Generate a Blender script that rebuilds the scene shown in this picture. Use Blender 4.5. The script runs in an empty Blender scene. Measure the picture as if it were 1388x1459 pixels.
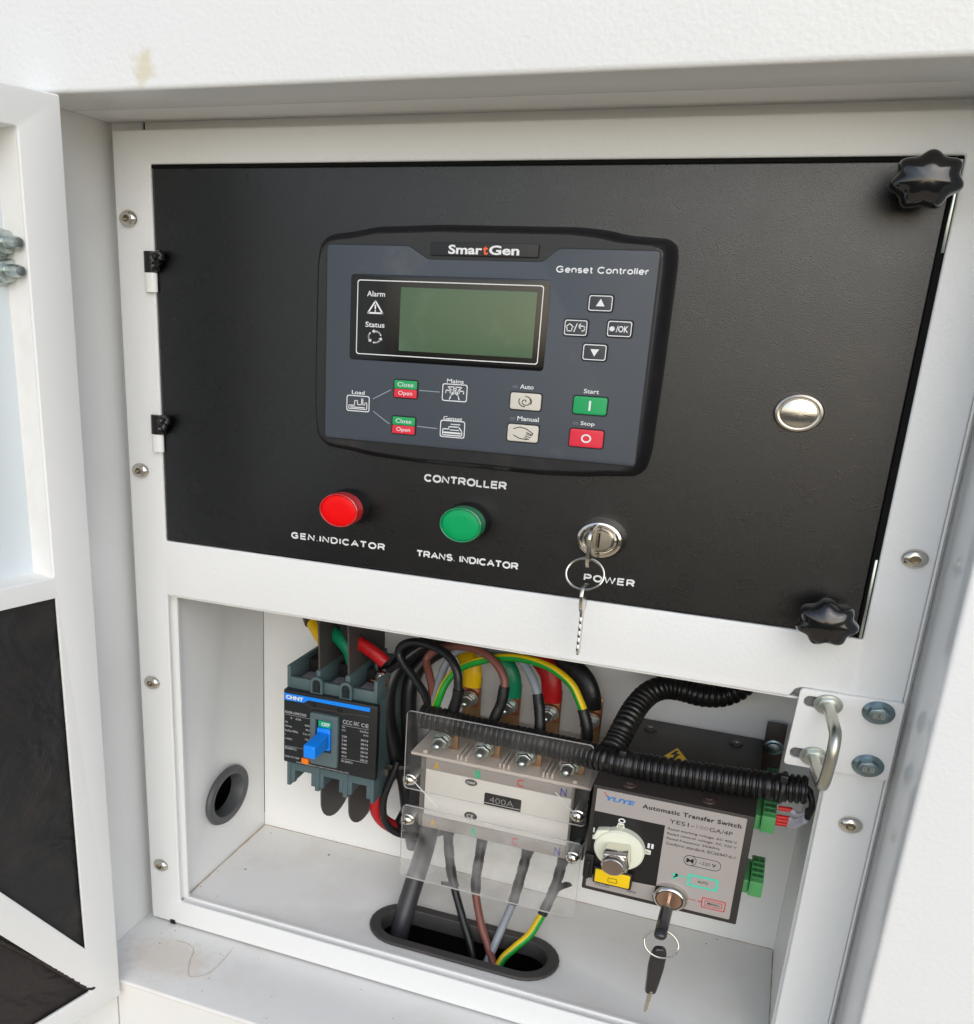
import bpy, bmesh, math, random
from mathutils import Vector, Matrix
random.seed(7)
S = 0.001            # all numbers below are millimetres
ZS = 0.79            # round things in this cabinet stand a little lower than they are wide
PI = math.pi
scene = bpy.context.scene
col = scene.collection

# ------------------------------------------------------------------ camera
CAM_R = ((0.9290170159579765, 0.3676661240072852, 0.04182111091257034),
         (0.16054396501798404, -0.2986524280947247, -0.9407615864231492),
         (-0.3333961897754775, 0.8806976487140896, -0.33647976490809794))
cam_d = bpy.data.cameras.new('camera')
cam = bpy.data.objects.new('camera', cam_d); col.objects.link(cam)
r0, r1, r2 = [Vector(v) for v in CAM_R]
cam.matrix_world = Matrix(((r0.x, -r1.x, -r2.x, 0), (r0.y, -r1.y, -r2.y, -0.556), (r0.z, -r1.z, -r2.z, 0), (0, 0, 0, 1)))
cam_d.sensor_fit = 'HORIZONTAL'; cam_d.sensor_width = 36
cam_d.lens = 36 * 1382.94 / 1388
cam_d.shift_x = (694 - 572.75) / 1388
cam_d.shift_y = (939.36 - 729.5) / 1388
cam_d.clip_start = 0.01; cam_d.clip_end = 500
scene.camera = cam

# ------------------------------------------------------------------ light
SUN_EL, SUN_AZ = math.radians(31), math.radians(160)     # azimuth clockwise from +Y
w = bpy.data.worlds.new("World"); scene.world = w; w.use_nodes = True
nt = w.node_tree; bg = nt.nodes['Background']
sky = nt.nodes.new('ShaderNodeTexSky'); sky.sky_type = 'NISHITA'; sky.sun_disc = False
sky.sun_elevation = SUN_EL; sky.sun_rotation = SUN_AZ
sky.air_density = 1.0; sky.dust_density = 1.0; sky.ozone_density = 1.0
hsv = nt.nodes.new('ShaderNodeHueSaturation'); hsv.inputs['Saturation'].default_value = 0.68
nt.links.new(sky.outputs[0], hsv.inputs['Color']); nt.links.new(hsv.outputs[0], bg.inputs[0])
bg.inputs[1].default_value = 0.15
sd = bpy.data.lights.new('sun', 'SUN'); sd.energy = 0.5; sd.angle = math.radians(60); sd.color = (1, .985, .96)
sun = bpy.data.objects.new('sun', sd); col.objects.link(sun)
dv = Vector((math.sin(SUN_AZ) * math.cos(SUN_EL), math.cos(SUN_AZ) * math.cos(SUN_EL), math.sin(SUN_EL)))
sun.rotation_euler = dv.to_track_quat('Z', 'Y').to_euler(); sun.location = dv * 5
scene.view_settings.view_transform = 'Standard'; scene.view_settings.look = 'None'
scene.view_settings.exposure = 0.45; scene.view_settings.gamma = 1

# ------------------------------------------------------------------ materials
def lin(c):
    return tuple(((v / 255) / 12.92 if v / 255 <= .04045 else ((v / 255 + .055) / 1.055) ** 2.4) for v in c) + (1,)

def mat(name, rgb, rough=.5, metal=0, bump=None, spec=None, mottle=0, coat=0, dirt=None, rough_var=0):
    """rgb 0-255 display colour; bump = (scale per metre, distance mm, detail)"""
    m = bpy.data.materials.new(name); m.use_nodes = True
    N, L = m.node_tree.nodes, m.node_tree.links
    b = N['Principled BSDF']
    c = lin(rgb)
    b.inputs['Base Color'].default_value = c
    b.inputs['Roughness'].default_value = rough; b.inputs['Metallic'].default_value = metal
    if spec is not None: b.inputs['Specular IOR Level'].default_value = spec
    if coat: b.inputs['Coat Weight'].default_value = coat; b.inputs['Coat Roughness'].default_value = .08
    tc = N.new('ShaderNodeTexCoord')
    if bump:
        n = N.new('ShaderNodeTexNoise'); n.inputs['Scale'].default_value = bump[0]
        n.inputs['Detail'].default_value = bump[2] if len(bump) > 2 else 2
        L.new(tc.outputs['Object'], n.inputs['Vector'])
        bp = N.new('ShaderNodeBump'); bp.inputs['Strength'].default_value = 1; bp.inputs['Distance'].default_value = bump[1] * S
        L.new(n.outputs['Fac'], bp.inputs['Height']); L.new(bp.outputs[0], b.inputs['Normal'])
    out = None
    if mottle or dirt:
        mix = N.new('ShaderNodeMix'); mix.data_type = 'RGBA'
        mix.inputs[6].default_value = c; mix.inputs[7].default_value = tuple(max(0, v * (1 - mottle)) for v in c[:3]) + (1,)
        n2 = N.new('ShaderNodeTexNoise'); n2.inputs['Scale'].default_value = 25; n2.inputs['Detail'].default_value = 6
        L.new(tc.outputs['Object'], n2.inputs['Vector']); L.new(n2.outputs['Fac'], mix.inputs[0])
        L.new(mix.outputs[2], b.inputs['Base Color']); out = mix.outputs[2]
    if dirt:
        for (rgbd, scale, lo, hi, amt) in dirt:
            n3 = N.new('ShaderNodeTexNoise'); n3.inputs['Scale'].default_value = scale; n3.inputs['Detail'].default_value = 8
            n3.inputs['Roughness'].default_value = .65
            L.new(tc.outputs['Object'], n3.inputs['Vector'])
            mr = N.new('ShaderNodeMapRange'); mr.inputs[1].default_value = lo; mr.inputs[2].default_value = hi
            mr.inputs[4].default_value = amt
            L.new(n3.outputs['Fac'], mr.inputs[0])
            mx = N.new('ShaderNodeMix'); mx.data_type = 'RGBA'; mx.inputs[7].default_value = lin(rgbd)
            L.new(out, mx.inputs[6]); L.new(mr.outputs[0], mx.inputs[0])
            L.new(mx.outputs[2], b.inputs['Base Color']); out = mx.outputs[2]
    if rough_var:
        n4 = N.new('ShaderNodeTexNoise'); n4.inputs['Scale'].default_value = 60; n4.inputs['Detail'].default_value = 5
        L.new(tc.outputs['Object'], n4.inputs['Vector'])
        mr = N.new('ShaderNodeMapRange'); mr.inputs[3].default_value = max(.02, rough - rough_var); mr.inputs[4].default_value = rough + rough_var
        L.new(n4.outputs['Fac'], mr.inputs[0]); L.new(mr.outputs[0], b.inputs['Roughness'])
    return m

specks = ((120, 100, 85), 420, .70, .74, .55)
dust = ((206, 194, 178), 16, .50, .75, .30)
M = {}
M['white'] = mat('white_powder_coat', (234, 235, 234), .36, bump=(430, .20, 2), mottle=.03, dirt=[((150, 140, 128), 380, .735, .76, .5)])
M['white_smooth'] = mat('white_paint', (240, 240, 238), .33, bump=(300, .08, 2), mottle=.03, dirt=[((140, 130, 118), 330, .745, .77, .5)])
M['white_gloss'] = mat('glossy_white_paint', (232, 234, 234), .17, bump=(160, .03, 2), mottle=.03)
M['white_dusty'] = mat('dusty_white_paint', (240, 239, 236), .5, bump=(300, .04, 2), mottle=.04, dirt=[specks, dust])
M['black_panel'] = mat('black_textured_powder_coat', (4, 5, 8), .28, bump=(2000, .12, 3), mottle=.2, rough_var=.04, spec=.7)
M['black_edge'] = mat('black_foam_strip', (6, 6, 6), .8, spec=.2)
M['housing'] = mat('black_abs_plastic', (27, 27, 30), .36, bump=(1600, .015, 2), rough_var=.08, dirt=[((96, 84, 72), 60, .56, .85, .22)], mottle=.05)
M['face'] = mat('slate_faceplate_film', (62, 69, 78), .42, bump=(2500, .006, 2), mottle=.04, rough_var=.06, dirt=[((128, 122, 118), 30, .60, .80, .25)])
M['window'] = mat('black_display_border', (12, 12, 14), .12)
M['lcd'] = mat('green_lcd_glass', (84, 106, 82), .10, mottle=.10, coat=.1, spec=.3, rough_var=.06, dirt=[((116, 132, 108), 45, .56, .75, .30)])
M['print'] = mat('white_print_and_glints', (228, 230, 230), .5)  # also colours the painted reflections at the distribution block
M['print_dim'] = mat('grey_print', (150, 158, 166), .5)
M['key_dark'] = mat('dark_key_film', (52, 56, 62), .4)
M['key_white'] = mat('ivory_key_film', (214, 208, 196), .4, mottle=.08)
M['green_key'] = mat('green_key_film', (22, 160, 92), .35)
M['red_key'] = mat('red_key_film', (222, 44, 66), .35)
M['dark_print'] = mat('dark_print', (42, 38, 36), .5)
M['recess'] = mat('dark_key_gap', (20, 21, 24), .6)
M['red_lens'] = mat('red_plastic_lens', (238, 0, 6), .4, spec=.25)
M['green_lens'] = mat('green_plastic_lens', (0, 158, 92), .4, spec=.25)
M['red_rim'] = mat('red_lens_side', (196, 26, 30), .2, coat=.6)
M['green_rim'] = mat('green_lens_side', (6, 128, 80), .2, coat=.6)
M['knob'] = mat('black_bakelite', (16, 16, 18), .16, coat=.5, rough_var=.04)
M['steel'] = mat('brushed_stainless', (196, 190, 178), .28, 1, bump=(900, .01, 2), rough_var=.08)
M['chrome'] = mat('chrome', (214, 210, 202), .12, 1, rough_var=.04)
M['zinc'] = mat('zinc_plated_steel', (196, 204, 200), .30, 1, bump=(700, .02, 3), rough_var=.1, mottle=.15)
M['zinc_y'] = mat('yellowed_zinc', (196, 196, 184), .32, 1, bump=(700, .02, 3), mottle=.2, rough_var=.1)
M['bluezinc'] = mat('blue_zinc_steel', (142, 160, 166), .32, 1, bump=(700, .02, 3), mottle=.25, rough_var=.1)
M['nickel'] = mat('nickel_screw', (210, 205, 195), .20, 1, rough_var=.06)
M['socket'] = mat('dark_socket', (140, 130, 110), .3, 1)
M['copper'] = mat('tinned_copper_bar', (198, 158, 118), .36, 1, mottle=.2, rough_var=.1)
M['lug'] = mat('copper_lug', (204, 134, 100), .34, 1, mottle=.2)
M['teal'] = mat('grey_teal_thermoset', (82, 102, 106), .5, bump=(900, .02, 2), mottle=.1, dirt=[((128, 118, 106), 60, .55, .8, .3)])
M['breaker_front'] = mat('black_breaker_cover', (26, 28, 30), .42, bump=(1400, .012, 2), mottle=.1, rough_var=.06)
M['breaker_toggle_frame'] = mat('grey_toggle_frame', (88, 104, 106), .45, bump=(1400, .01, 2))
M['blue'] = mat('blue_plastic', (6, 138, 248), .35)
M['orange'] = mat('orange_test_button', (250, 128, 12), .4)
M['greentag'] = mat('green_off_window', (10, 168, 124), .4)
M['fin'] = mat('dark_fibre_board', (78, 74, 72), .62, mottle=.12, bump=(500, .02, 2))
M['white_block'] = mat('white_plastic_cover', (226, 224, 218), .42, mottle=.05, bump=(500, .02, 2))
M['greyband'] = mat('grey_label_band', (160, 154, 149), .45, mottle=.05)
M['cream'] = mat('cream_moulded_tray', (212, 202, 192), .35, mottle=.12, coat=.2)
M['black_plastic'] = mat('black_plastic', (22, 22, 24), .42, bump=(900, .015, 2), rough_var=.08)
M['conduit'] = mat('black_corrugated_pp', (25, 25, 26), .30, mottle=.1, rough_var=.1, dirt=[((86, 78, 68), 70, .5, .8, .30)])
M['cable_black'] = mat('black_pvc_cable', (27, 28, 30), .38, mottle=.1, bump=(300, .03, 2), rough_var=.1)
M['cable_grey_black'] = mat('dark_grey_rubber_cable', (58, 59, 62), .36, mottle=.1, bump=(200, .03, 2))
M['shrink'] = mat('black_heat_shrink', (24, 24, 25), .42, bump=(260, .35, 3), rough_var=.12)
M['brown'] = mat('brown_pvc', (128, 78, 68), .42, mottle=.08)
M['greyc'] = mat('grey_pvc', (142, 150, 158), .42, mottle=.08)
M['yellow'] = mat('yellow_pvc', (238, 200, 8), .4, mottle=.05)
M['greenc'] = mat('green_pvc', (22, 152, 48), .4)
M['yshrink'] = mat('yellow_heat_shrink', (236, 190, 10), .38, bump=(220, .5, 2))
M['gshrink'] = mat('green_heat_shrink', (8, 134, 92), .38, bump=(220, .3, 2))
M['rshrink'] = mat('red_heat_shrink', (184, 18, 24), .42, bump=(220, .5, 2))
M['box_black'] = mat('black_switch_housing', (48, 43, 40), .52, bump=(1300, .03, 3), mottle=.12, rough_var=.06)
M['label'] = mat('pink_grey_label', (172, 165, 161), .30, mottle=.05, rough_var=.05)
M['label_black'] = mat('black_label_print', (26, 25, 27), .35)
M['ivory'] = mat('ivory_plastic', (232, 234, 214), .42)
M['yellowlab'] = mat('yellow_plastic', (248, 206, 10), .35)
M['aqua'] = mat('aqua_print', (84, 206, 178), .45)
M['redp'] = mat('red_print', (206, 52, 60), .45)
M['bluep'] = mat('blue_print', (48, 122, 196), .45)
M['darkblue'] = mat('dark_blue_print', (44, 66, 160), .45)
M['yellowp'] = mat('ochre_print', (224, 172, 20), .45)
M['greenp'] = mat('green_print', (60, 182, 132), .45)
M['orangep'] = mat('orange_print', (238, 96, 40), .45)
M['pcb_green'] = mat('green_terminal_plastic', (92, 178, 108), .4, mottle=.06)
M['pcb_dark'] = mat('dark_green_slot', (52, 116, 68), .5)
M['brownsteel'] = mat('brown_coated_bracket', (66, 50, 46), .45)
M['ferrule'] = mat('red_ferrule', (226, 38, 40), .38)
M['wire_white'] = mat('lilac_white_wire_sleeve', (206, 206, 218), .42)
M['grommet'] = mat('dark_rubber_grommet', (62, 60, 59), .55, mottle=.1, dirt=[((104, 92, 80), 60, .55, .8, .3)])
M['grommet_grey'] = mat('grey_rubber_grommet', (84, 86, 87), .5, mottle=.1)
M['void'] = mat('dark_interior', (14, 14, 14), .8)
M['tape'] = mat('black_rubber_seal_tape', (16, 16, 16), .3, bump=(500, .3, 2))
M['keyplastic'] = mat('black_key_head', (40, 40, 42), .22, coat=.3)
M['ground'] = mat('dark_unseen_ground', (66, 68, 52), .95, mottle=.4, bump=(30, 4, 5))
M['pad'] = mat('pale_tan_bounce', (218, 196, 164), .9, mottle=.2, bump=(60, 1, 5))

# woven cloth over foam
def cloth(name, rgb):
    m = mat(name, rgb, .48, mottle=.15, dirt=[((88, 74, 62), 25, .5, .8, .35)])
    N, L = m.node_tree.nodes, m.node_tree.links
    tc = N['Texture Coordinate']; b = N['Principled BSDF']
    wv = N.new('ShaderNodeTexWave'); wv.inputs['Scale'].default_value = 330; wv.bands_direction = 'Z'
    wv2 = N.new('ShaderNodeTexWave'); wv2.inputs['Scale'].default_value = 330; wv2.bands_direction = 'X'
    ad = N.new('ShaderNodeMath'); ad.operation = 'MULTIPLY'
    L.new(tc.outputs['Object'], wv.inputs[0]); L.new(tc.outputs['Object'], wv2.inputs[0])
    L.new(wv.outputs['Fac'], ad.inputs[0]); L.new(wv2.outputs['Fac'], ad.inputs[1])
    big = N.new('ShaderNodeTexNoise'); big.inputs['Scale'].default_value = 14; big.inputs['Detail'].default_value = 3; big.inputs['Distortion'].default_value = 1.2
    L.new(tc.outputs['Object'], big.inputs['Vector'])
    bp0 = N.new('ShaderNodeBump'); bp0.inputs['Distance'].default_value = 16 * S; bp0.inputs['Strength'].default_value = .8; L.new(big.outputs['Fac'], bp0.inputs['Height'])
    bp = N.new('ShaderNodeBump'); bp.inputs['Distance'].default_value = .25 * S; bp.inputs['Strength'].default_value = 1
    L.new(bp0.outputs[0], bp.inputs['Normal'])
    L.new(ad.outputs[0], bp.inputs['Height']); L.new(bp.outputs[0], b.inputs['Normal'])
    return m
M['cloth'] = cloth('black_glass_cloth', (34, 33, 34))
M['foam'] = cloth('brown_black_foam', (42, 33, 31))

# clear acrylic: mostly lets light through, a little haze of scratches and a reflection
def acrylic(name='clear_acrylic', haze=.035):
    m = bpy.data.materials.new(name); m.use_nodes = True
    N, L = m.node_tree.nodes, m.node_tree.links; N.remove(N['Principled BSDF'])
    tr = N.new('ShaderNodeBsdfTransparent'); tr.inputs[0].default_value = (.985, .98, .975, 1)
    df = N.new('ShaderNodeBsdfDiffuse'); df.inputs[0].default_value = (.75, .75, .75, 1)
    gl = N.new('ShaderNodeBsdfGlossy'); gl.inputs['Roughness'].default_value = .06
    n = N.new('ShaderNodeTexNoise'); n.inputs['Scale'].default_value = 45; n.inputs['Detail'].default_value = 7
    tc = N.new('ShaderNodeTexCoord'); L.new(tc.outputs['Object'], n.inputs['Vector'])
    mr = N.new('ShaderNodeMapRange'); mr.inputs[1].default_value = .35; mr.inputs[2].default_value = .75
    mr.inputs[3].default_value = .004; mr.inputs[4].default_value = haze
    L.new(n.outputs['Fac'], mr.inputs[0])
    m1 = N.new('ShaderNodeMixShader'); L.new(mr.outputs[0], m1.inputs[0]); L.new(tr.outputs[0], m1.inputs[1]); L.new(df.outputs[0], m1.inputs[2])
    fr = N.new('ShaderNodeFresnel'); fr.inputs[0].default_value = 1.22
    m2 = N.new('ShaderNodeMixShader'); L.new(fr.outputs[0], m2.inputs[0]); L.new(m1.outputs[0], m2.inputs[1]); L.new(gl.outputs[0], m2.inputs[2])
    L.new(m2.outputs[0], N['Material Output'].inputs[0])
    return m
M['acrylic'] = acrylic(); M['acrylic_smeared'] = acrylic('smeared_acrylic', .22)
M['acrylic_edge'] = mat('acrylic_cut_edge', (222, 220, 216), .3)

# header paint with one yellow-brown stain near its lower edge
def stained(base, centre, rad, rgb):
    m = M[base].copy(); m.name = 'stained_' + base
    N, L = m.node_tree.nodes, m.node_tree.links
    b = N['Principled BSDF']; src = b.inputs['Base Color'].links[0].from_socket
    ge = N.new('ShaderNodeNewGeometry')
    vs = N.new('ShaderNodeVectorMath'); vs.operation = 'SUBTRACT'; vs.inputs[1].default_value = [c * S for c in centre]
    L.new(ge.outputs['Position'], vs.inputs[0])
    dvd = N.new('ShaderNodeVectorMath'); dvd.operation = 'DIVIDE'; dvd.inputs[1].default_value = [r * S for r in rad]
    L.new(vs.outputs[0], dvd.inputs[0])
    ln = N.new('ShaderNodeVectorMath'); ln.operation = 'LENGTH'; L.new(dvd.outputs[0], ln.inputs[0])
    n = N.new('ShaderNodeTexNoise'); n.inputs['Scale'].default_value = 160; n.inputs['Detail'].default_value = 6
    L.new(ge.outputs['Position'], n.inputs['Vector'])
    ad = N.new('ShaderNodeMath'); ad.operation = 'MULTIPLY_ADD'; ad.inputs[1].default_value = 1.6
    L.new(n.outputs['Fac'], ad.inputs[0]); L.new(ln.outputs['Value'], ad.inputs[2])
    mr = N.new('ShaderNodeMapRange'); mr.inputs[1].default_value = 1.25; mr.inputs[2].default_value = 1.85
    mr.inputs[3].default_value = .5; mr.inputs[4].default_value = 0
    L.new(ad.outputs[0], mr.inputs[0])
    mx = N.new('ShaderNodeMix'); mx.data_type = 'RGBA'; mx.inputs[7].default_value = lin(rgb)
    L.new(src, mx.inputs[6]); L.new(mr.outputs[0], mx.inputs[0]); L.new(mx.outputs[2], b.inputs['Base Color'])
    return m
M['header_paint'] = stained('white', (-338, -75, 113.5), (7.5, 20, 10), (206, 190, 140))
M['sill_paint'] = stained('white_dusty', (-375, -38, -470), (40, 26, 20), (222, 206, 188))

# ------------------------------------------------------------------ builders
def thing(name, label, cat, loc=(0, 0, 0), rotz=0, group=None):
    o = bpy.data.objects.new(name, None); col.objects.link(o)
    o.empty_display_size = .01
    o.location = [c * S for c in loc]; o.rotation_euler = (0, 0, rotz)
    o['label'] = label; o['category'] = cat
    if group: o['group'] = group
    o['_org'] = [float(c) for c in loc]
    return o

def tag(o, label, cat, group=None):
    o['label'] = label; o['category'] = cat
    if group: o['group'] = group
    return o

def org_of(p):
    while p is not None:
        if '_org' in p: return Vector(p['_org'])
        p = p.parent
    return Vector((0, 0, 0))

def finish(name, bm, mats, parent=None, local=False, smooth=True, angle=35):
    """bm in millimetre world coordinates -> object whose origin sits at its thing's base"""
    if parent is None:
        xs = [v.co for v in bm.verts]
        lo = Vector([min(c[i] for c in xs) for i in range(3)]); hi = Vector([max(c[i] for c in xs) for i in range(3)])
        org = Vector(((lo.x + hi.x) / 2, (lo.y + hi.y) / 2, lo.z))
    else:
        org = Vector((0, 0, 0)) if local else org_of(parent)
    for v in bm.verts: v.co = (v.co - org) * S
    me = bpy.data.meshes.new(name); bm.to_mesh(me); bm.free()
    if not isinstance(mats, (list, tuple)): mats = [mats]
    for m in mats: me.materials.append(M[m] if isinstance(m, str) else m)
    if smooth:
        me.polygons.foreach_set('use_smooth', [True] * len(me.polygons))
        me.set_sharp_from_angle(angle=math.radians(angle))
    o = bpy.data.objects.new(name, me); col.objects.link(o)
    if parent is None:
        o.location = org * S; o['_org'] = [float(c) for c in org]
    else:
        o.parent = parent
    return o

def new(): return bmesh.new()

def box(bm, x0, x1, y0, y1, z0, z1, bev=0, mi=0, seg=2, m=None):
    co = [(x, y, z) for x in (x0, x1) for y in (y0, y1) for z in (z0, z1)]
    vs = [bm.verts.new(c) for c in co]
    fs = [bm.faces.new([vs[i] for i in f]) for f in ((0, 1, 3, 2), (4, 6, 7, 5), (0, 4, 5, 1), (2, 3, 7, 6), (0, 2, 6, 4), (1, 5, 7, 3))]
    bmesh.ops.recalc_face_normals(bm, faces=fs)
    for f in fs: f.material_index = mi
    if bev:
        es = list({e for f in fs for e in f.edges})
        r = bmesh.ops.bevel(bm, geom=es, offset=bev, segments=seg, affect='EDGES', profile=.5, clamp_overlap=True)
        for f in r['faces']: f.material_index = mi
        vs = list({v for f in r['faces'] for v in f.verts} | {v for v in vs if v.is_valid})
    if m is not None:
        for v in vs: v.co = m @ v.co
    return vs

def lathe(bm, prof, cx, cz, seg=40, zs=ZS, mi=0, rmod=None, axis='y', base=0, m=None, caps=True):
    """prof: list of (radius, y). axis y = towards the viewer for small y."""
    rings = []
    for r, y in prof:
        ring = []
        for k in range(seg):
            a = 2 * PI * k / seg
            rr = r * (rmod(a, y) if rmod else 1)
            u, v = rr * math.cos(a), rr * math.sin(a) * zs
            if axis == 'y': co = Vector((cx + u, y + base, cz + v))
            elif axis == 'z': co = Vector((cx + u, cz + v, y + base))
            else: co = Vector((y + base, cx + u, cz + v))
            if m is not None: co = m @ co
            ring.append(bm.verts.new(co))
        rings.append(ring)
    fs = []
    for a, b in zip(rings, rings[1:]):
        for k in range(seg):
            fs.append(bm.faces.new((a[k], a[(k + 1) % seg], b[(k + 1) % seg], b[k])))
    if caps:
        for ring in (rings[0], rings[-1]):
            if True: fs.append(bm.faces.new(ring))
    bmesh.ops.recalc_face_normals(bm, faces=fs)
    for f in fs: f.material_index = mi
    return rings

def catmull(pts, step=2.0, closed=False):
    P = [Vector(p) for p in pts]
    if closed: P = [P[-1]] + P + [P[0], P[1]]
    else: P = [P[0] * 2 - P[1]] + P + [P[-1] * 2 - P[-2]]
    out = []
    for i in range(1, len(P) - 2):
        a, b, c, d = P[i - 1:i + 3]
        n = max(1, int((c - b).length / step))
        for k in range(n):
            t = k / n
            out.append(.5 * ((2 * b) + (c - a) * t + (2 * a - 5 * b + 4 * c - d) * t * t + (3 * b - a - 3 * c + d) * t ** 3))
    if not closed: out.append(P[-2].copy())
    return out

def tube(bm, pts, r, seg=14, step=2.0, closed=False, mi=0, smooth=True, stripe=None, twist=0.0, caps=True, flat=None):
    """r number or function(arc length, total). stripe = (material index, fraction of the ring)"""
    P = catmull(pts, step, closed) if smooth else [Vector(p) for p in pts]
    n = len(P)
    L = [0]
    for a, b in zip(P, P[1:]): L.append(L[-1] + (b - a).length)
    T = []
    for i in range(n):
        if closed: t = P[(i + 1) % n] - P[i - 1]
        else: t = P[min(i + 1, n - 1)] - P[max(i - 1, 0)]
        T.append(t.normalized())
    up = Vector((0, 1, 0)) if abs(T[0].y) < .9 else Vector((1, 0, 0))
    N = (up - T[0] * up.dot(T[0])).normalized()
    rings = []
    for i in range(n):
        N = (N - T[i] * N.dot(T[i]))
        N = N.normalized() if N.length > 1e-6 else T[i].orthogonal().normalized()
        B = T[i].cross(N)
        rr = r(L[i], L[-1]) if callable(r) else r
        ring = []
        for k in range(seg):
            a = 2 * PI * k / seg + twist * L[i]
            fa, fb = (1, 1) if flat is None else flat
            ring.append(bm.verts.new(P[i] + N * (rr * fa * math.cos(a)) + B * (rr * fb * math.sin(a))))
        rings.append(ring)
    fs = []
    pairs = list(zip(rings, rings[1:])) + ([(rings[-1], rings[0])] if closed else [])
    for a, b in pairs:
        for k in range(seg):
            f = bm.faces.new((a[k], a[(k + 1) % seg], b[(k + 1) % seg], b[k])); fs.append(f)
            f.material_index = mi if not stripe or k >= seg * stripe[1] else stripe[0]
    if not closed and caps:
        for ring in (rings[0], rings[-1]): f = bm.faces.new(ring); f.material_index = mi; fs.append(f)
    bmesh.ops.recalc_face_normals(bm, faces=fs)

def rrect(cx, cz, w_, h_, r, n=5):
    out = []
    for sx, sz, a0 in ((1, 1, 0), (-1, 1, 90), (-1, -1, 180), (1, -1, 270)):
        for k in range(n + 1):
            a = math.radians(a0 + 90 * k / n)
            out.append((cx + sx * (w_ / 2 - r) + r * math.cos(a), cz + sz * (h_ / 2 - r) + r * math.sin(a)))
    return out

def ell(cx, cz, rx, rz=None, n=40):
    rz = rx * ZS if rz is None else rz
    return [(cx + rx * math.cos(2 * PI * k / n), cz + rz * math.sin(2 * PI * k / n)) for k in range(n)]

def round_poly(pts, r, n=4):
    out = []
    m = len(pts)
    for i in range(m):
        p = Vector(pts[i]); a = Vector(pts[i - 1]); b = Vector(pts[(i + 1) % m])
        ra = min(r, (a - p).length * .45, (b - p).length * .45)
        s = p + (a - p).normalized() * ra; e = p + (b - p).normalized() * ra
        for k in range(n + 1):
            t = k / n
            q = s * (1 - t) ** 2 + p * 2 * t * (1 - t) + e * t * t
            out.append((q.x, q.y))
    return out

def sheet(bm, outlines, d0, d1, bev=0, plane='xz', mi=0, side_mi=None, m=None, bres=2):
    """filled outline(s) with holes, extruded between depths d0..d1. plane xz: depth = y, xy: depth = z, yz: depth = x"""
    cu = bpy.data.curves.new('tmp', 'CURVE'); cu.dimensions = '2D'; cu.fill_mode = 'BOTH'
    t = abs(d1 - d0)
    bev = min(bev, t * .49)
    cu.extrude = t / 2 - bev; cu.bevel_depth = bev; cu.bevel_resolution = bres; cu.offset = -bev
    for o_ in outlines:
        sp = cu.splines.new('POLY'); sp.points.add(len(o_) - 1)
        for p, q in zip(sp.points, o_): p.co = (q[0], q[1], 0, 1)
        sp.use_cyclic_u = True
    ob = bpy.data.objects.new('tmp', cu); col.objects.link(ob)
    dg = bpy.context.evaluated_depsgraph_get()
    me = bpy.data.meshes.new_from_object(ob.evaluated_get(dg))
    mid = (d0 + d1) / 2
    tb = bmesh.new(); tb.from_mesh(me)
    for v in tb.verts:
        a, b, c = v.co
        co = Vector((a, mid - c, b)) if plane == 'xz' else Vector((a, b, mid + c)) if plane == 'xy' else Vector((mid + c, a, b))
        v.co = m @ co if m is not None else co
    bmesh.ops.remove_doubles(tb, verts=tb.verts, dist=1e-4)
    ax = {'xz': 1, 'xy': 2, 'yz': 0}[plane]
    for f in tb.faces:
        f.material_index = mi
        if side_mi is not None:
            f.normal_update()
            if abs(f.normal[ax]) < .5: f.material_index = side_mi
    tb.to_mesh(me); tb.free(); bm.from_mesh(me)
    bpy.data.objects.remove(ob); bpy.data.curves.remove(cu); bpy.data.meshes.remove(me)

def text(bm, s, x0, x1, z0, z1, y, bold=0.0, plane='xz', mi=0, thick=.08, space=1.0, m=None, shear=0):
    """lettering fitted to a rectangle; y is the front of the letters"""
    cu = bpy.data.curves.new('tmp', 'FONT'); cu.body = s; cu.size = 1; cu.offset = bold; cu.extrude = .01
    cu.space_character = space; cu.resolution_u = 3; cu.shear = shear
    ob = bpy.data.objects.new('tmp', cu); col.objects.link(ob)
    dg = bpy.context.evaluated_depsgraph_get()
    me = bpy.data.meshes.new_from_object(ob.evaluated_get(dg))
    xs = [v.co.x for v in me.vertices]; ys = [v.co.y for v in me.vertices]
    ax, bx, ay, by = min(xs), max(xs), min(ys), max(ys)
    for v in me.vertices:
        a = x0 + (v.co.x - ax) / (bx - ax) * (x1 - x0); b = z0 + (v.co.y - ay) / (by - ay) * (z1 - z0)
        c = y + (0 if v.co.z > 0 else thick)
        co = Vector((a, c, b)) if plane == 'xz' else Vector((a, b, y - (0 if v.co.z > 0 else thick)))
        v.co = m @ co if m is not None else co
    for p in me.polygons: p.material_index = mi
    bm.from_mesh(me)
    bpy.data.objects.remove(ob); bpy.data.curves.remove(cu); bpy.data.meshes.remove(me)

def letters(s, x0, x1, z0, z1, y, m, parent, name='lettering', **k):
    bm = new(); text(bm, s, x0, x1, z0, z1, y, **k)
    return finish(name, bm, m, parent, smooth=False)

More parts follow.
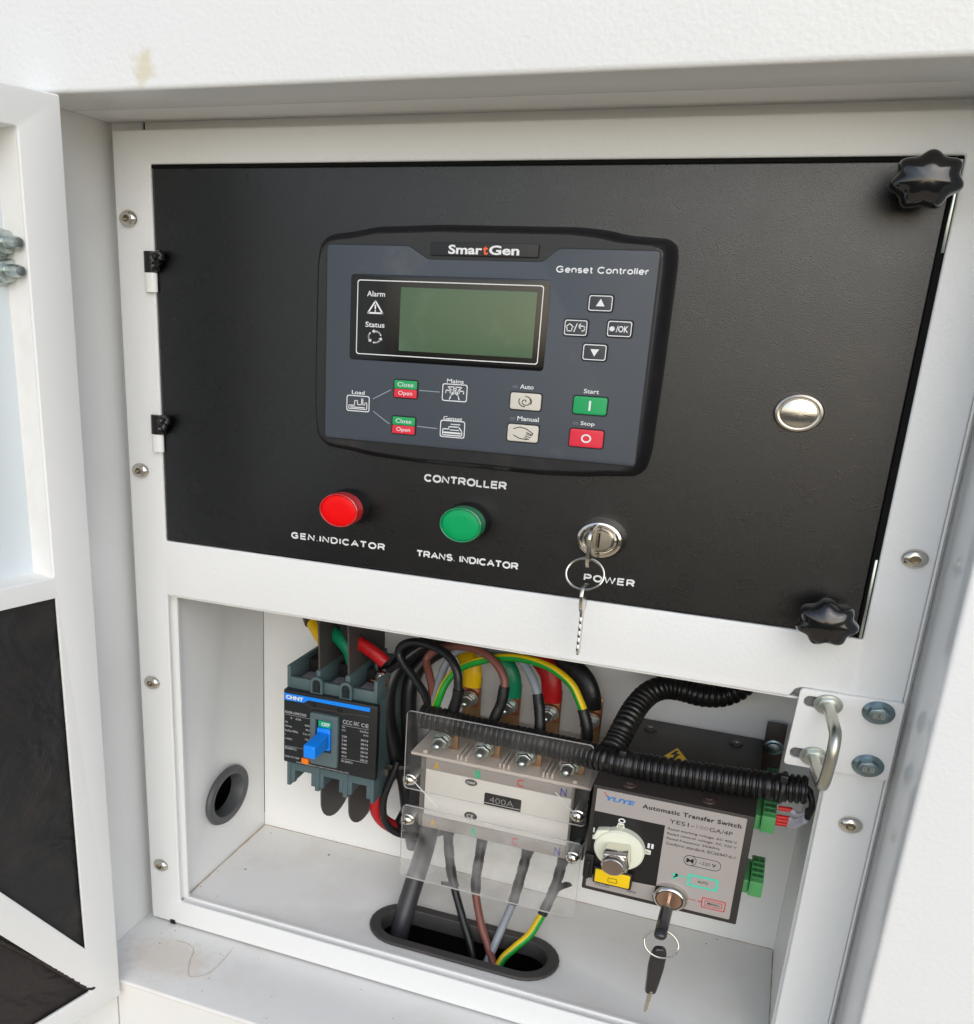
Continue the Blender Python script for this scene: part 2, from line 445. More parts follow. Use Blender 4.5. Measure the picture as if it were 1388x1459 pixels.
def stroke(bm, pts, w_, y, th=.08, closed=False, mi=0, plane='xz'):
    P = list(pts) + ([pts[0]] if closed else [])
    for (ax, az), (bx, bz) in zip(P, P[1:]):
        d = Vector((bx - ax, bz - az)); l = d.length
        if l < 1e-6: continue
        d /= l; nrm = Vector((-d.y, d.x)) * w_ / 2; e = d * w_ * .35
        q = [(ax - e.x + nrm.x, az - e.y + nrm.y), (bx + e.x + nrm.x, bz + e.y + nrm.y), (bx + e.x - nrm.x, bz + e.y - nrm.y), (ax - e.x - nrm.x, az - e.y - nrm.y)]
        if plane == 'xz': vs = [bm.verts.new((a, y, b)) for a, b in q] + [bm.verts.new((a, y + th, b)) for a, b in q]
        else: vs = [bm.verts.new((a, b, y)) for a, b in q] + [bm.verts.new((a, b, y - th)) for a, b in q]
        fs = [bm.faces.new([vs[i] for i in f]) for f in ((0, 1, 2, 3), (7, 6, 5, 4), (0, 4, 5, 1), (1, 5, 6, 2), (2, 6, 7, 3), (3, 7, 4, 0))]
        bmesh.ops.recalc_face_normals(bm, faces=fs)
        for f in fs: f.material_index = mi

def dup(root, dx, label=None, group=None, rotz=None):
    r = root.copy(); col.objects.link(r); r.location = root.location + Vector(dx) * S
    r['_org'] = [float(a + b) for a, b in zip(root['_org'], dx)]
    if label: r['label'] = label
    if group: r['group'] = group
    for ch in list(root.children):
        c = ch.copy(); col.objects.link(c); c.parent = r
        for g in list(ch.children):
            d = g.copy(); col.objects.link(d); d.parent = c
    return r

# ================================================================== unseen ground and pad, added for bounce and a dark reflection
bm = new(); box(bm, -30000, 30000, -30000, 30000, -1320, -1300)
g = finish('ground', bm, 'ground', smooth=False); g['kind'] = 'structure'; g['label'] = 'unseen dark ground, toned for a dark reflection in the black board'
bm = new(); box(bm, -4500, 4500, -2600, 1500, -1299, -1290)  # pale slab added out of view to throw light upwards
g = finish('bounce_pad', bm, 'pad', smooth=False); g['kind'] = 'structure'; g['label'] = 'unseen pale pad added to bounce light up under the header'

# ================================================================== enclosure
enc = thing('generator_enclosure', 'white powder coated steel enclosure around the control bay', 'enclosure', (-170, 0, -470))
YF = -75      # plane of the outer skin
bm = new(); box(bm, -1000, 700, YF, YF + 45, 102.5, 560, 2.6, seg=3); finish('header_panel', bm, 'header_paint', enc)
bm = new(); box(bm, -1000, 700, YF + 45.2, 8, 102.8, 110); finish('header_underside', bm, 'white_smooth', enc)
bm = new(); sheet(bm, [[(-424, -470), (90, -470), (90, 104), (-424, 104)], [(-400.2, 84), (-397.6, 84), (-397.4, 103.2), (-400, 103.2)], [(-387, -186), (50, -186), (50, 75), (-387, 75)], [(-387, -447), (50, -447), (50, -190), (-387, -190)]], 8, 10, 0)
finish('rear_flange', bm, 'white_smooth', enc)
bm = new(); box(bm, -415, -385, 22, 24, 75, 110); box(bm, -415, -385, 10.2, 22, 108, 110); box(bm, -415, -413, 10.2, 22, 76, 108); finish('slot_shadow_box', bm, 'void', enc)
bm = new(); box(bm, -428, -422, YF + 1, 10, -470, 103, .8); box(bm, -700, -422.5, YF, YF + 5, -470, 103, 1.2)
finish('left_jamb', bm, 'white_smooth', enc)
bm = new(); box(bm, 84.3, 92, YF + 2, 10, -800, 103, .6); finish('right_jamb', bm, 'white_gloss', enc)
bm = new(); box(bm, 84.4, 700, YF, YF + 30, -900, 102.3, 2.4, seg=3); finish('right_post', bm, 'white', enc)
bm = new(); box(bm, -700, 84, YF, 12, -474, -470, 1.8, seg=3)
finish('sill', bm, 'sill_paint', enc)
bm = new(); box(bm, -395, 84, YF + .8, YF + 4, -900, -472.5, 0); box(bm, -700, -397, YF + 1.4, YF + 4, -900, -472.5, 0)
finish('lower_skin', bm, 'white_smooth', enc)

# ================================================================== control frame with its recessed bay
frame = thing('recessed_cabinet', 'white sheet metal cabinet front with a recessed bay under the black board', 'cabinet', (-168, 0, -468))
PO = round_poly([(-389.2, -155.9), (54.7, -155.9), (54.7, 78.6), (-389.2, 78.6)], 1.2)
OP = round_poly([(-389.5, -447.6), (51, -447.6), (51, -188.6), (29, -188.6), (26, -190), (24.6, -193.2), (23, -194.8), (-389.5, -194.8)], 1.6, 3)
bm = new(); sheet(bm, [round_poly([(-416.5, -468.8), (80.8, -468.8), (80.8, 97.6), (-416.5, 97.6)], 1.5), PO, OP], 0, 3.2, 1.3, bres=3)
finish('front_plate', bm, 'white', frame)
bm = new()       # folded lips round the openings, and the thin outer return
box(bm, -390, 51, 2.6, 9, -196.2, -194.9)
box(bm, 81, 82.3, 1.4, 8, -468.8, 97.6)
finish('folded_lip', bm, 'white_smooth', frame)
bm = new(); sheet(bm, [[(-389, -155.8), (56, -155.8), (56, 78.5), (-389, 78.5)], [(-386, -152), (50, -152), (50, 74), (-386, 74)]], 3.4, 6, 0)
box(bm, 51.4, 54.6, 1.2, 3.6, -155.8, 78.4); box(bm, -389, 51, 1.0, 3.4, 76.5, 78.5)
finish('door_seal', bm, 'black_edge', frame)
for a_, b_, z0_, z1_ in ((52.6, 54.1, -155.4, -112), (52.8, 54.3, 37, 77)):
    bm = new(); box(bm, a_, b_, -.3, 1.6, z0_, z1_, .3); finish('latch_strip', bm, 'zinc', frame)
# bay
BD = 140
bm = new(); box(bm, -391, 52.5, BD, BD + 2, -449, 78); finish('back_wall', bm, 'white_smooth', frame)
bm = new(); sheet(bm, [[(3, -449), (BD, -449), (BD, 78), (3, 78)], ell(73.5, -387, 26, 20)], -393.5, -391.5, .3, 'yz'); finish('left_wall', bm, 'white_smooth', frame)
bm = new(); box(bm, 52.6, 54.5, 3.3, BD, -449, 78); finish('right_wall', bm, 'white_smooth', frame)
def stadium(cx, cy, hl, r, n=14):
    o = []
    for k in range(n + 1): a = -PI / 2 + PI * k / n; o.append((cx + hl - r + r * math.cos(a), cy + r * math.sin(a)))
    for k in range(n + 1): a = PI / 2 + PI * k / n; o.append((cx - hl + r + r * math.cos(a), cy + r * math.sin(a)))
    return o
GX, GY = -169.2, 47.5
bm = new(); sheet(bm, [[(-391, 3.3), (52.5, 3.3), (52.5, BD), (-391, BD)], stadium(GX, GY, 69, 22)], -451.2, -449.2, .2, 'xy'); finish('bay_floor', bm, 'white_dusty', frame)
bm = new(); box(bm, -391, 52.5, 10, BD, 78.2, 80); finish('bay_ceiling', bm, 'white_smooth', frame)
bm = new(); box(bm, -300, -60, 6, 110, -560, -558); box(bm, -300, -298, 6, 110, -558, -452); box(bm, -62, -60, 6, 110, -558, -452)
box(bm, -298, -62, 108, 110, -558, -452); box(bm, -298, -62, 6, 8, -558, -452)
finish('duct', bm, 'void', frame)
bm = new(); box(bm, -440, -438, 30, 120, -430, -340); box(bm, -438, -394, 30, 32, -430, -340); box(bm, -438, -394, 118, 120, -430, -340); box(bm, -438, -394, 32, 118, -342, -340); box(bm, -438, -394, 32, 118, -430, -428)
finish('side_duct', bm, 'void', frame)
# bay grommets
bm = new()
sheet(bm, [stadium(GX, GY, 74.5, 27.5), stadium(GX, GY, 65.5, 18.8)], -449.1, -446.2, 1.3, 'xy', bres=3)
sheet(bm, [stadium(GX, GY, 67.5, 20.6), stadium(GX, GY, 65.5, 18.8)], -460, -447.5, .2, 'xy')
tag(finish('oval_grommet', bm, 'grommet'), 'long oval dark rubber grommet around the cable hole in the bay floor', 'grommet')
bm = new()
gp = [(24.5, 0), (30.5, -.2), (32.2, -2.4), (30.8, -4.6), (27.5, -5.0), (23.5, -4.0), (22, -1), (21.5, 7), (23, 7), (24.5, 0)]
rings = lathe(bm, [(r, -y) for r, y in gp], 73.5, -387, 56, zs=24 / 32, axis='x', base=-391.4, caps=False)
tag(finish('round_grommet', bm, 'grommet_grey'), 'round grey rubber grommet in the left wall of the bay', 'grommet')

# frame screws: button heads with a hex socket
def hexpts(r, a0=0): return [(r * math.cos(a0 + PI / 3 * k), r * math.sin(a0 + PI / 3 * k) * ZS) for k in range(6)]
def make_screw(x, z, label, group, k=1.0):
    t = thing('button_head_screw', label, 'screw', (x, 0, z), 0, group)
    bm = new()
    rings = lathe(bm, [(6.3 * k, -.2), (6.6 * k, -.7), (6.1 * k, -1.8), (4.9 * k, -2.9), (3.3 * k, -3.5), (2.6 * k, -3.55)], x, z, 36, caps=False)
    lathe(bm, [(2.6 * k, -3.55), (2.5 * k, -3.3), (2.4 * k, -1.2)], x, z, 36, caps=False)
    finish('screw_head', bm, 'nickel', t)
    bm = new()
    pts = [(x + a, z + b) for a, b in hexpts(2.55 * k)]
    sheet(bm, [pts], -1.6, -1.1, 0); finish('hex_socket', bm, 'socket', t)
    return t
sc = make_screw(-406.6, 48, 'topmost of the four screws down the left strip of the frame', 'screws holding the white frame')
dup(sc, (0, 0, -157), 'screw on the left strip just below the lower panel hinge')
dup(sc, (1.1, 0, -311.7), 'screw on the left strip beside the circuit breaker bay')
dup(sc, (1.1, 0, -466), 'lowest screw on the left strip near the bay floor')
dup(sc, (477.5, 0, -157), 'screw on the right strip beside the black panel')
dup(sc, (475.2, 0, -313.4), 'screw on the right strip below the latch bracket')

# hinges at the left edge of the black panel
def make_hinge(z, label):
    t = thing('panel_hinge', label, 'hinge', (-390.8, 0, z), 0, 'hinges of the black panel')
    bm = new(); tube(bm, [(-391.0, -1.2, z), (-391.0, -1.2, z + 11.4)], 4.4, 18, smooth=False, flat=(.62, 1.0)); finish('knuckle', bm, 'white_smooth', t)
    bm = new(); tube(bm, [(-391.0, -1.2, z + 11.6), (-391.0, -1.2, z + 24)], 4.6, 18, smooth=False, flat=(.62, 1.0))
    finish('upper_knuckle', bm, 'tape', t)
    bm = new()
    rnd = random.Random(int(abs(z)))
    tube(bm, [(-388.5, -2.6, z + 15), (-385.5, -3.2, z + 15.5), (-383.5, -3, z + 19), (-381.2, -3.2, z + 21.5), (-384, -3, z + 22.5), (-387, -3, z + 20)], lambda s, L: 2.4 + .7 * math.sin(s * 1.7 + z), 12, 1.2)
    tube(bm, [(-388, -2, z + 13.6), (-384.6, -3, z + 13.8)], 1.9, 10, 1.0)
    finish('seal_lump', bm, 'tape', t)
    return t
make_hinge(5.4, 'upper white hinge of the black panel, topped with black tape')
make_hinge(-94.8, 'lower white hinge of the black panel, topped with black tape')

# ================================================================== black control panel
pan = thing('instrument_board', 'black textured steel instrument board with white lettering', 'instrument board', (-168, 0, -155))
bm = new(); sheet(bm, [round_poly([(-387.6, -154.7), (50.6, -154.7), (51.2, 76.3), (-387.6, 76.3)], 1)], .4, 3, .6)
finish('plate', bm, 'black_panel', pan)
bm = new(); box(bm, 48.6, 50.4, 3.1, 14, -154, 75.8); box(bm, -387, 48, 3.1, 14, 74.0, 75.6); box(bm, -387, 48, 3.1, 14, -154.4, -152.8)
finish('plate_return', bm, 'black_edge', pan)
def arc(cx, cy, rx, ry, a0, a1, n=10):
    return [(cx + rx * math.cos(math.radians(a0 + (a1 - a0) * k / n)), cy + ry * math.sin(math.radians(a0 + (a1 - a0) * k / n))) for k in range(n + 1)]
GL = {  # grotesque letters as centre lines, cap height 1: (advance, lines)
 'C': (.80, [arc(.42, .5, .40, .5, 42, 318, 16)]), 'O': (.86, [arc(.43, .5, .41, .5, 0, 360, 20)]),
 'N': (.76, [[(.02, 0), (.02, 1), (.72, 0), (.72, 1)]]), 'T': (.72, [[(0, 1), (.70, 1)], [(.35, 1), (.35, 0)]]),
 'R': (.78, [[(.02, 0), (.02, 1), (.42, 1)] + arc(.44, .73, .26, .27, 90, -90, 8) + [(.02, .46)], [(.42, .46), (.72, 0)]]),
 'L': (.62, [[(.02, 1), (.02, 0), (.58, 0)]]), 'E': (.68, [[(.64, 1), (.02, 1), (.02, 0), (.65, 0)], [(.02, .52), (.60, .52)]]),
 'G': (.86, [arc(.43, .5, .41, .5, 42, 300, 16) + [(.76, .16), (.76, .48), (.46, .48)]]), 'I': (.06, [[(.03, 0), (.03, 1)]]),
 '.': (.12, [[(.05, 0), (.07, .05)]]), 'D': (.78, [[(.02, 0), (.02, 1), (.34, 1)] + arc(.34, .5, .40, .5, 90, -90, 12) + [(.02, 0)]]),
 'A': (.80, [[(0, 0), (.40, 1), (.80, 0)], [(.14, .34), (.66, .34)]]),
 'S': (.70, [arc(.35, .74, .30, .26, 30, 260, 12) + arc(.36, .27, .32, .27, 85, -150, 12)]),
 'P': (.70, [[(.02, 0), (.02, 1), (.40, 1)] + arc(.40, .72, .28, .28, 90, -90, 8) + [(.02, .44)]]),
 'W': (1.1, [[(0, 1), (.26, 0), (.55, .96), (.84, 0), (1.1, 1)]]), ' ': (.25, []),
 'e': (.56, [[(.02, .36), (.54, .36)] + arc(.28, .35, .26, .35, 0, 315, 14)]), 'n': (.52, [[(.02, 0), (.02, .7)], [(.02, .4)] + arc(.26, .44, .24, .26, 160, 0, 8) + [(.50, 0)]]),
 's': (.46, [arc(.23, .52, .19, .18, 25, 260, 10) + arc(.24, .18, .21, .18, 80, -155, 10)]), 't': (.26, [[(.12, .95), (.12, .12), (.18, 0), (.28, 0)], [(0, .70), (.27, .70)]]),
 'o': (.56, [arc(.28, .35, .27, .35, 0, 360, 16)]), 'r': (.30, [[(.02, 0), (.02, .7)], [(.02, .42), (.10, .64), (.30, .68)]]), 'l': (.06, [[(.03, 0), (.03, 1)]]),
}
def grotesque(s, x0, x1, z0, z1, y, wgt, m_, parent, gap=.24):
    wt = sum(GL[c][0] for c in s) + gap * (len(s) - 1)
    h = z1 - z0; th = wgt * h; sx = (x1 - x0 - th) / wt; sz = h - th; x = x0 + th / 2
    bm = new()
    for c in s:
        a, lines = GL[c]
        for ln in lines:
            tube(bm, [(x + p * sx, y, z0 + th / 2 + q * sz) for p, q in ln], th / 2, 8, smooth=False, flat=(.02, 1))
        x += (a + gap) * sx
    return finish('lettering', bm, m_, parent)
for s, a in (('CONTROLLER', (-201.6, -149.2, -96.2, -91.4)), ('GEN.INDICATOR', (-291.9, -225, -142.2, -137.8)), ('TRANS. INDICATOR', (-204.2, -138.2, -143.3, -138.8)), ('POWER', (-98.8, -68.6, -144.2, -139.8))):
    grotesque(s, a[0], a[1], a[2], a[3], .36, .24, 'print', pan, gap=.30 if 'GEN' in s or 'POWER' in s else .22)

# ================================================================== genset controller
ctl = thing('genset_controller', 'black and slate genset controller with a green display, mounted in the black panel', 'controller', (-170, 0, -82))
OUT = [(-270.0, 36.6), (-264.8, 40.6), (-249.2, 42.4), (-235.7, 45.0), (-196.2, 46.5), (-119.6, 46.1), (-103.5, 44.6), (-93.3, 42.4), (-73.5, 41.2), (-68.4, 38.2), (-67.4, 30), (-67.6, -20), (-68.4, -66), (-70.5, -76.5), (-75.5, -80.4), (-90.6, -81.8), (-105, -83.4), (-125.1, -84.6), (-205.9, -84.6), (-235, -83.4), (-248, -81.4), (-264.3, -80.1), (-270.6, -75), (-272.4, -60), (-272.6, -26.1), (-271.8, 27.7)]
FACE = round_poly([(-260.8, 34.4), (-211.0, 34.4), (-199.8, 27.9), (-135.2, 27.9), (-127.0, 34.6), (-75.0, 34.4), (-75, -73.2), (-260.6, -72.8)], 2.2)
OUT = round_poly(OUT, 4, 4)
def inset(poly, k, cx=-169.5, cz=-19.5):
    return [(cx + (x - cx) * k[0], cz + (z - cz) * k[1]) for x, z in poly]
bm = new()
# stepped body: every ring a little smaller towards the front, last one dips to the face
levels = [(1, 1, .3), (1, 1, -3.0), (.996, .994, -5), (.982, .975, -9), (.962, .952, -13), (.952, .938, -14.6), (.945, .928, -15.2), (.936, .916, -15.2)]
rings = []
for kx, kz, y in levels: rings.append([bm.verts.new((a, y, b)) for a, b in inset(OUT, (kx, kz))])
n = len(OUT)
for a, b in zip(rings, rings[1:]):
    for k in range(n): bm.faces.new((a[k], a[(k + 1) % n], b[(k + 1) % n], b[k]))
bm.faces.new(rings[-1])
bmesh.ops.recalc_face_normals(bm, faces=bm.faces)
finish('housing', bm, 'housing', ctl)
# faceplate with groove round it
YP = -15.9
bm = new(); sheet(bm, [[(x * 1.0, z) for x, z in inset(FACE, (1.006, 1.009))]], -15.7, -15.1, .1); finish('face_groove', bm, 'recess', ctl)
bm = new(); sheet(bm, [FACE], YP, -15.2, .15); finish('faceplate', bm, 'face', ctl)
bm = new(); sheet(bm, [rrect(-168, 33.3, 60.5, 6.7, .5)], -16.6, -15.0, .3); npl = finish('nameplate', bm, 'black_plastic', ctl)
bm = new(); text(bm, 'Smar', -187.8, -168.6, 30.8, 35.5, -16.75, bold=.03); text(bm, 'Gen', -164.8, -148, 30.8, 35.5, -16.75, bold=.03)
finish('lettering', bm, 'print', ctl, smooth=False)
letters('t', -168.2, -165.4, 30.8, 35.2, -16.75, 'orangep', ctl, bold=.03)
def fl(s, x0, x1, z0, z1, m='print', b=.01, **k): return letters(s, x0, x1, z0, z1, YP - .12, m, ctl, bold=b, **k)
grotesque('Genset Controller', -127.7, -79.4, 23.0, 26.4, YP - .04, .19, 'print', ctl, gap=.2)
# display window
bm = new(); sheet(bm, [rrect(-187.6, -3.8, 115.6, 46.4, 2)], YP - .35, YP + .1, .1); win = finish('display_window', bm, 'window', ctl)
bm = new(); sheet(bm, [rrect(-175.6, -3.8, 78.2, 33.9, .6)], YP - .55, YP - .2, .1); finish('lcd_screen', bm, 'lcd', ctl)
bm = new(); sheet(bm, [rrect(-187.2, -3.7, 108.2, 40.3, 1.6), rrect(-187.2, -3.7, 107.2, 39.3, 1.4)], YP - .5, YP - .3, 0); finish('window_outline', bm, 'print', ctl)
for s, a in (('Alarm', (-235.2, -224.2, 7.7, 10.6)), ('Status', (-235.7, -223.9, -8.8, -5.9))):
    letters(s, *a, YP - .5, 'print', ctl, bold=.01)
bm = new(); stroke(bm, [(-234.4, -1.1), (-225.4, -1.1), (-229.9, 5.3)], .9, YP - .5, closed=True); box(bm, -230.3, -229.5, YP - .5, YP - .35, .9, 3.4); box(bm, -230.3, -229.5, YP - .5, YP - .35, -.3, .4)
finish('alarm_symbol', bm, 'print', ctl)
bm = new()
for a0 in (20, 140, 260):
    arc = [(-229.7 + 3.9 * math.cos(math.radians(a0 + t)), -14 + 3.1 * math.sin(math.radians(a0 + t))) for t in range(0, 90, 15)]
    stroke(bm, arc, .8, YP - .5)
    e = arc[-1]; a = math.radians(a0 + 78)
    sheet(bm, [[(e[0] + 1.3 * math.cos(a), e[1] + 1.1 * math.sin(a)), (e[0] - 1.3 * math.cos(a), e[1] - 1.1 * math.sin(a)), (e[0] - 1.6 * math.sin(a), e[1] + 1.3 * math.cos(a))]], YP - .5, YP - .4, 0)
finish('status_symbol', bm, 'print', ctl)
# keys
def key(cx, cz, w_, h_, m, name='key', outline=False):
    bm = new(); sheet(bm, [rrect(cx, cz, w_ + 1.4, h_ + 1.3, 1.7)], YP - .12, YP + .1, 0); finish('key_surround', bm, 'recess', ctl)
    bm = new(); sheet(bm, [rrect(cx, cz, w_, h_, 1.3)], YP - .9, YP, .4); k = finish(name, bm, m, ctl)
    if outline:
        bm = new(); sheet(bm, [rrect(cx, cz, w_ - .3, h_ - .3, 1.2), rrect(cx, cz, w_ - 1.2, h_ - 1.2, .9)], YP - .97, YP - .85, 0); finish('key_outline', bm, 'print', k)
    return k
YK = YP - 1.0
k = key(-102.3, 8.7, 12.6, 7.9, 'key_dark', 'up_key', True)
bm = new(); sheet(bm, [[(-104.6, 7.2), (-100, 7.2), (-102.3, 10.9)]], YK, YK + .1, 0); finish('arrow', bm, 'print', k)
k = key(-102.8, -15.8, 12.6, 8.2, 'key_dark', 'down_key', True)
bm = new(); sheet(bm, [[(-105.1, -14.2), (-100.5, -14.2), (-102.8, -17.9)]], YK, YK + .1, 0); finish('arrow', bm, 'print', k)
k = key(-114.1, -3.9, 12.4, 8.0, 'key_dark', 'back_key', True)
bm = new(); stroke(bm, [(-118.7, -5.6), (-118.7, -3.8), (-119.6, -3.8), (-117.4, -1.9), (-115.2, -3.8), (-116.1, -3.8), (-116.1, -5.6)], .5, YK, closed=True)
stroke(bm, [(-114.9, -5.9), (-113.5, -1.9)], .5, YK); stroke(bm, [(-112.6, -3), (-109.6, -3), (-109.3, -4), (-109.6, -5.4), (-110.6, -5.4)], .55, YK); stroke(bm, [(-111.6, -4.2), (-112.7, -3), (-111.6, -1.9)], .5, YK)
finish('symbol', bm, 'print', k)
k = key(-91.0, -3.5, 12.8, 7.9, 'key_dark', 'ok_key', True)
bm = new(); text(bm, '/OK', -92.8, -86.4, -5.2, -2.0, YK, bold=.02)
sheet(bm, [[(-94.9 + (1.7 if i % 2 else 1.15) * math.cos(PI * i / 8), -3.6 + (1.5 if i % 2 else 1.0) * math.sin(PI * i / 8)) for i in range(16)]], YK, YK + .1, 0)
finish('symbol', bm, 'print', k)
for cx, cz in ((-209.4, -41.6), (-209.7, -62.1)):
    bm = new(); sheet(bm, [rrect(cx, cz, 15.6, 10.9, 1.7)], YP - .12, YP + .1, 0); finish('key_surround', bm, 'recess', ctl)
    bm = new(); sheet(bm, [[(p[0], p[1]) for p in rrect(cx, cz + 2.35, 14, 4.7, .7)]], YP - .9, YP, .3); c = finish('close_key', bm, 'green_key', ctl)
    bm = new(); text(bm, 'Close', cx - 4.9, cx + 4.9, cz + 1.3, cz + 3.7, YK, bold=.0); finish('lettering', bm, 'print', c, smooth=False)
    bm = new(); sheet(bm, [[(p[0], p[1]) for p in rrect(cx, cz - 2.5, 14, 4.7, .7)]], YP - .9, YP, .3); c = finish('open_key', bm, 'red_key', ctl)
    bm = new(); text(bm, 'Open', cx - 4.3, cx + 4.3, cz - 4.1, cz - 1.1, YK, bold=.0); finish('lettering', bm, 'print', c, smooth=False)
# schematic
def icon_box(cx, cz, w_, h_, name):
    bm = new(); sheet(bm, [rrect(cx, cz, w_, h_, 1.3), rrect(cx, cz, w_ - 1, h_ - 1, 1)], YP - .12, YP - .02, 0)
    if name == 'load_symbol':
        stroke(bm, [(-245.2, -54.9), (-245.2, -53), (-241.5, -53), (-241.5, -50.2), (-239.6, -50.2), (-239.6, -52.4), (-237, -52.4), (-237, -49), (-236.2, -49), (-236.2, -52.4), (-234.9, -52.4), (-234.9, -51.2), (-233.6, -51.2), (-233.6, -54.9)], .5, YP - .12, closed=True)
        stroke(bm, [(-244, -54), (-235, -54)], .5, YP - .12)
    elif name == 'mains_symbol':
        stroke(bm, [(-184, -38.6), (-175.4, -38.6)], .5, YP - .12); stroke(bm, [(-185, -40.6), (-174.4, -40.6)], .6, YP - .12)
        stroke(bm, [(-182.6, -45.4), (-179.6, -38), (-176.8, -45.4)], .6, YP - .12); stroke(bm, [(-184, -38.6), (-177.2, -43.6)], .5, YP - .12); stroke(bm, [(-175.4, -38.6), (-182.2, -43.6)], .5, YP - .12)
        for q in (-185, -182.4, -177, -174.4): stroke(bm, [(q, -40.6), (q, -42)], .5, YP - .12)
    else:
        stroke(bm, [(-185.6, -65.4), (-185.6, -62), (-182, -62), (-182, -60.6), (-176, -60.6), (-174, -63), (-174, -65.4)], .6, YP - .12, closed=True)
        stroke(bm, [(-184.8, -64), (-175, -64)], .9, YP - .12); stroke(bm, [(-180.8, -59.2), (-175.4, -59.2)], .5, YP - .12); stroke(bm, [(-181, -62.4), (-176, -62.4)], .5, YP - .12)
    return finish(name, bm, 'print', ctl, smooth=False)
icon_box(-239.3, -51.8, 14.8, 9.2, 'load_symbol'); icon_box(-179.7, -41.7, 15.0, 9.6, 'mains_symbol'); icon_box(-179.8, -61.9, 15.0, 9.6, 'genset_symbol')
fl('Load', -243.4, -235.2, -46.6, -44.4); fl('Mains', -184.6, -174.7, -36.5, -34.3); fl('Genset', -185.6, -174.2, -57.2, -54.9)
bm = new()
for a, b in (((-229.6, -48.4), (-218.8, -42.7)), ((-201, -41.8), (-188.9, -41.9)), ((-229.2, -55.6), (-218.9, -62)), ((-201.4, -62), (-189.1, -62.3))): stroke(bm, [a, b], .45, YP - .12)
finish('schematic_lines', bm, 'print_dim', ctl, smooth=False)
k = key(-138.1, -43.6, 17.4, 8.9, 'key_white', 'auto_key')
bm = new(); sp = [(-138.2 + (.3 + t * .42) * math.cos(t * .9), -43.6 + (.25 + t * .34) * math.sin(t * .9)) for t in range(0, 9)]
stroke(bm, sp, .45, YK, th=.1); stroke(bm, [(-138.2 + 3.6 * math.cos(math.radians(t)), -43.6 + 2.8 * math.sin(math.radians(t))) for t in range(150, 290, 20)], .45, YK, th=.1)
stroke(bm, [(-138.2 + 3.6 * math.cos(math.radians(t)), -43.6 + 2.8 * math.sin(math.radians(t))) for t in range(-30, 100, 20)], .45, YK, th=.1)
finish('symbol', bm, 'dark_print', k, smooth=False)
k = key(-138.2, -60.8, 17.6, 9.2, 'key_white', 'manual_key')
bm = new(); stroke(bm, [(-143.6, -58.6), (-140, -57.4), (-136.4, -58.2), (-132.4, -60.4), (-132.6, -61.2), (-136, -60.2)], .45, YK, th=.1)
for i in range(3): stroke(bm, [(-136 - i * .5, -61 - i * 1.0), (-132.8 - i * .8, -61.8 - i * 1.0)], .4, YK, th=.1)
stroke(bm, [(-143.4, -62), (-140, -63.6), (-136, -64), (-134.8, -63.6)], .45, YK, th=.1)
finish('symbol', bm, 'dark_print', k, smooth=False)
k = key(-102.3, -43.3, 18.2, 9.2, 'green_key', 'start_key')
bm = new(); box(bm, -102.9, -101.8, YK, YK + .1, -45.9, -40.7); finish('symbol', bm, 'print', k)
k = key(-102.5, -60.7, 18.4, 9.4, 'red_key', 'stop_key')
bm = new(); sheet(bm, [ell(-102.5, -60.7, 2.8, 2.3), ell(-102.5, -60.7, 1.9, 1.5)], YK, YK + .1, 0); finish('symbol', bm, 'print', k)
fl('Auto', -141.9, -134.3, -37, -34.6); fl('Manual', -142.1, -129.9, -54.1, -51.7); fl('Start', -106.5, -98.3, -37, -34.7); fl('Stop', -106.5, -98.8, -54.4, -51.8)
for x, z in ((-144.7, -36.1), (-144.8, -53.2), (-109.4, -53.1)):
    bm = new(); sheet(bm, [rrect(x, z, 3, 1.5, .3)], YP - .12, YP, 0); finish('led_window', bm, mat('led_window', (88, 98, 108), .3) if x == -144.7 and z > -40 else bpy.data.materials['led_window'], ctl)

# ================================================================== lamps, push button, switch lock
def lamp(x, z, c, label):
    t = thing('indicator_lamp', label, 'indicator lamp', (x, 0, z), 0)
    bm = new(); lathe(bm, [(13.9, .3), (13.9, -2.2), (13.2, -3.6), (12.6, -8.6), (12.4, -9)], x, z, 48); finish('bezel', bm, 'black_plastic', t)
    bm = new(); lathe(bm, [(12.3, -8.5), (13.0, -9.2), (13.0, -11), (12.7, -11.3), (13.0, -11.6), (13.0, -13.4), (12.7, -13.7), (13.0, -14), (13.1, -16.6), (12.9, -17.6), (12.3, -17.9), (11.9, -17.8), (11.7, -16.6), (11.5, -16.4)], x, z, 48, mi=0); finish('lens_side', bm, c + '_rim', t)
    bm = new(); lathe(bm, [(11.7, -16.2), (11.6, -16.8), (11.2, -17.0), (6, -17.1), (1.5, -17.12)], x, z, 48); finish('lens', bm, c + '_lens', t)
lamp(-249.9, -116.4, 'red', 'red round indicator lamp above the GEN.INDICATOR lettering')
lamp(-170.9, -116.4, 'green', 'green round indicator lamp above the TRANS. INDICATOR lettering')
t = thing('push_button', 'flat round stainless steel push button on the right of the black panel', 'push button', (3, 0, -40.4))
bm = new(); lathe(bm, [(12.2, .3), (12.3, -1.2), (11.6, -2.6), (10.4, -3.1), (9.6, -2.9), (9.5, -2.2)], 3, -40.4, 56); finish('bezel_ring', bm, 'steel', t)
bm = new(); lathe(bm, [(9.2, -2), (9.2, -2.9), (8.7, -3.5), (6, -4.1), (3, -4.4), (.6, -4.45)], 3, -40.4, 56)
mcap = mat('spun_steel', (206, 202, 194), .24, 1)
N_, L_ = mcap.node_tree.nodes, mcap.node_tree.links
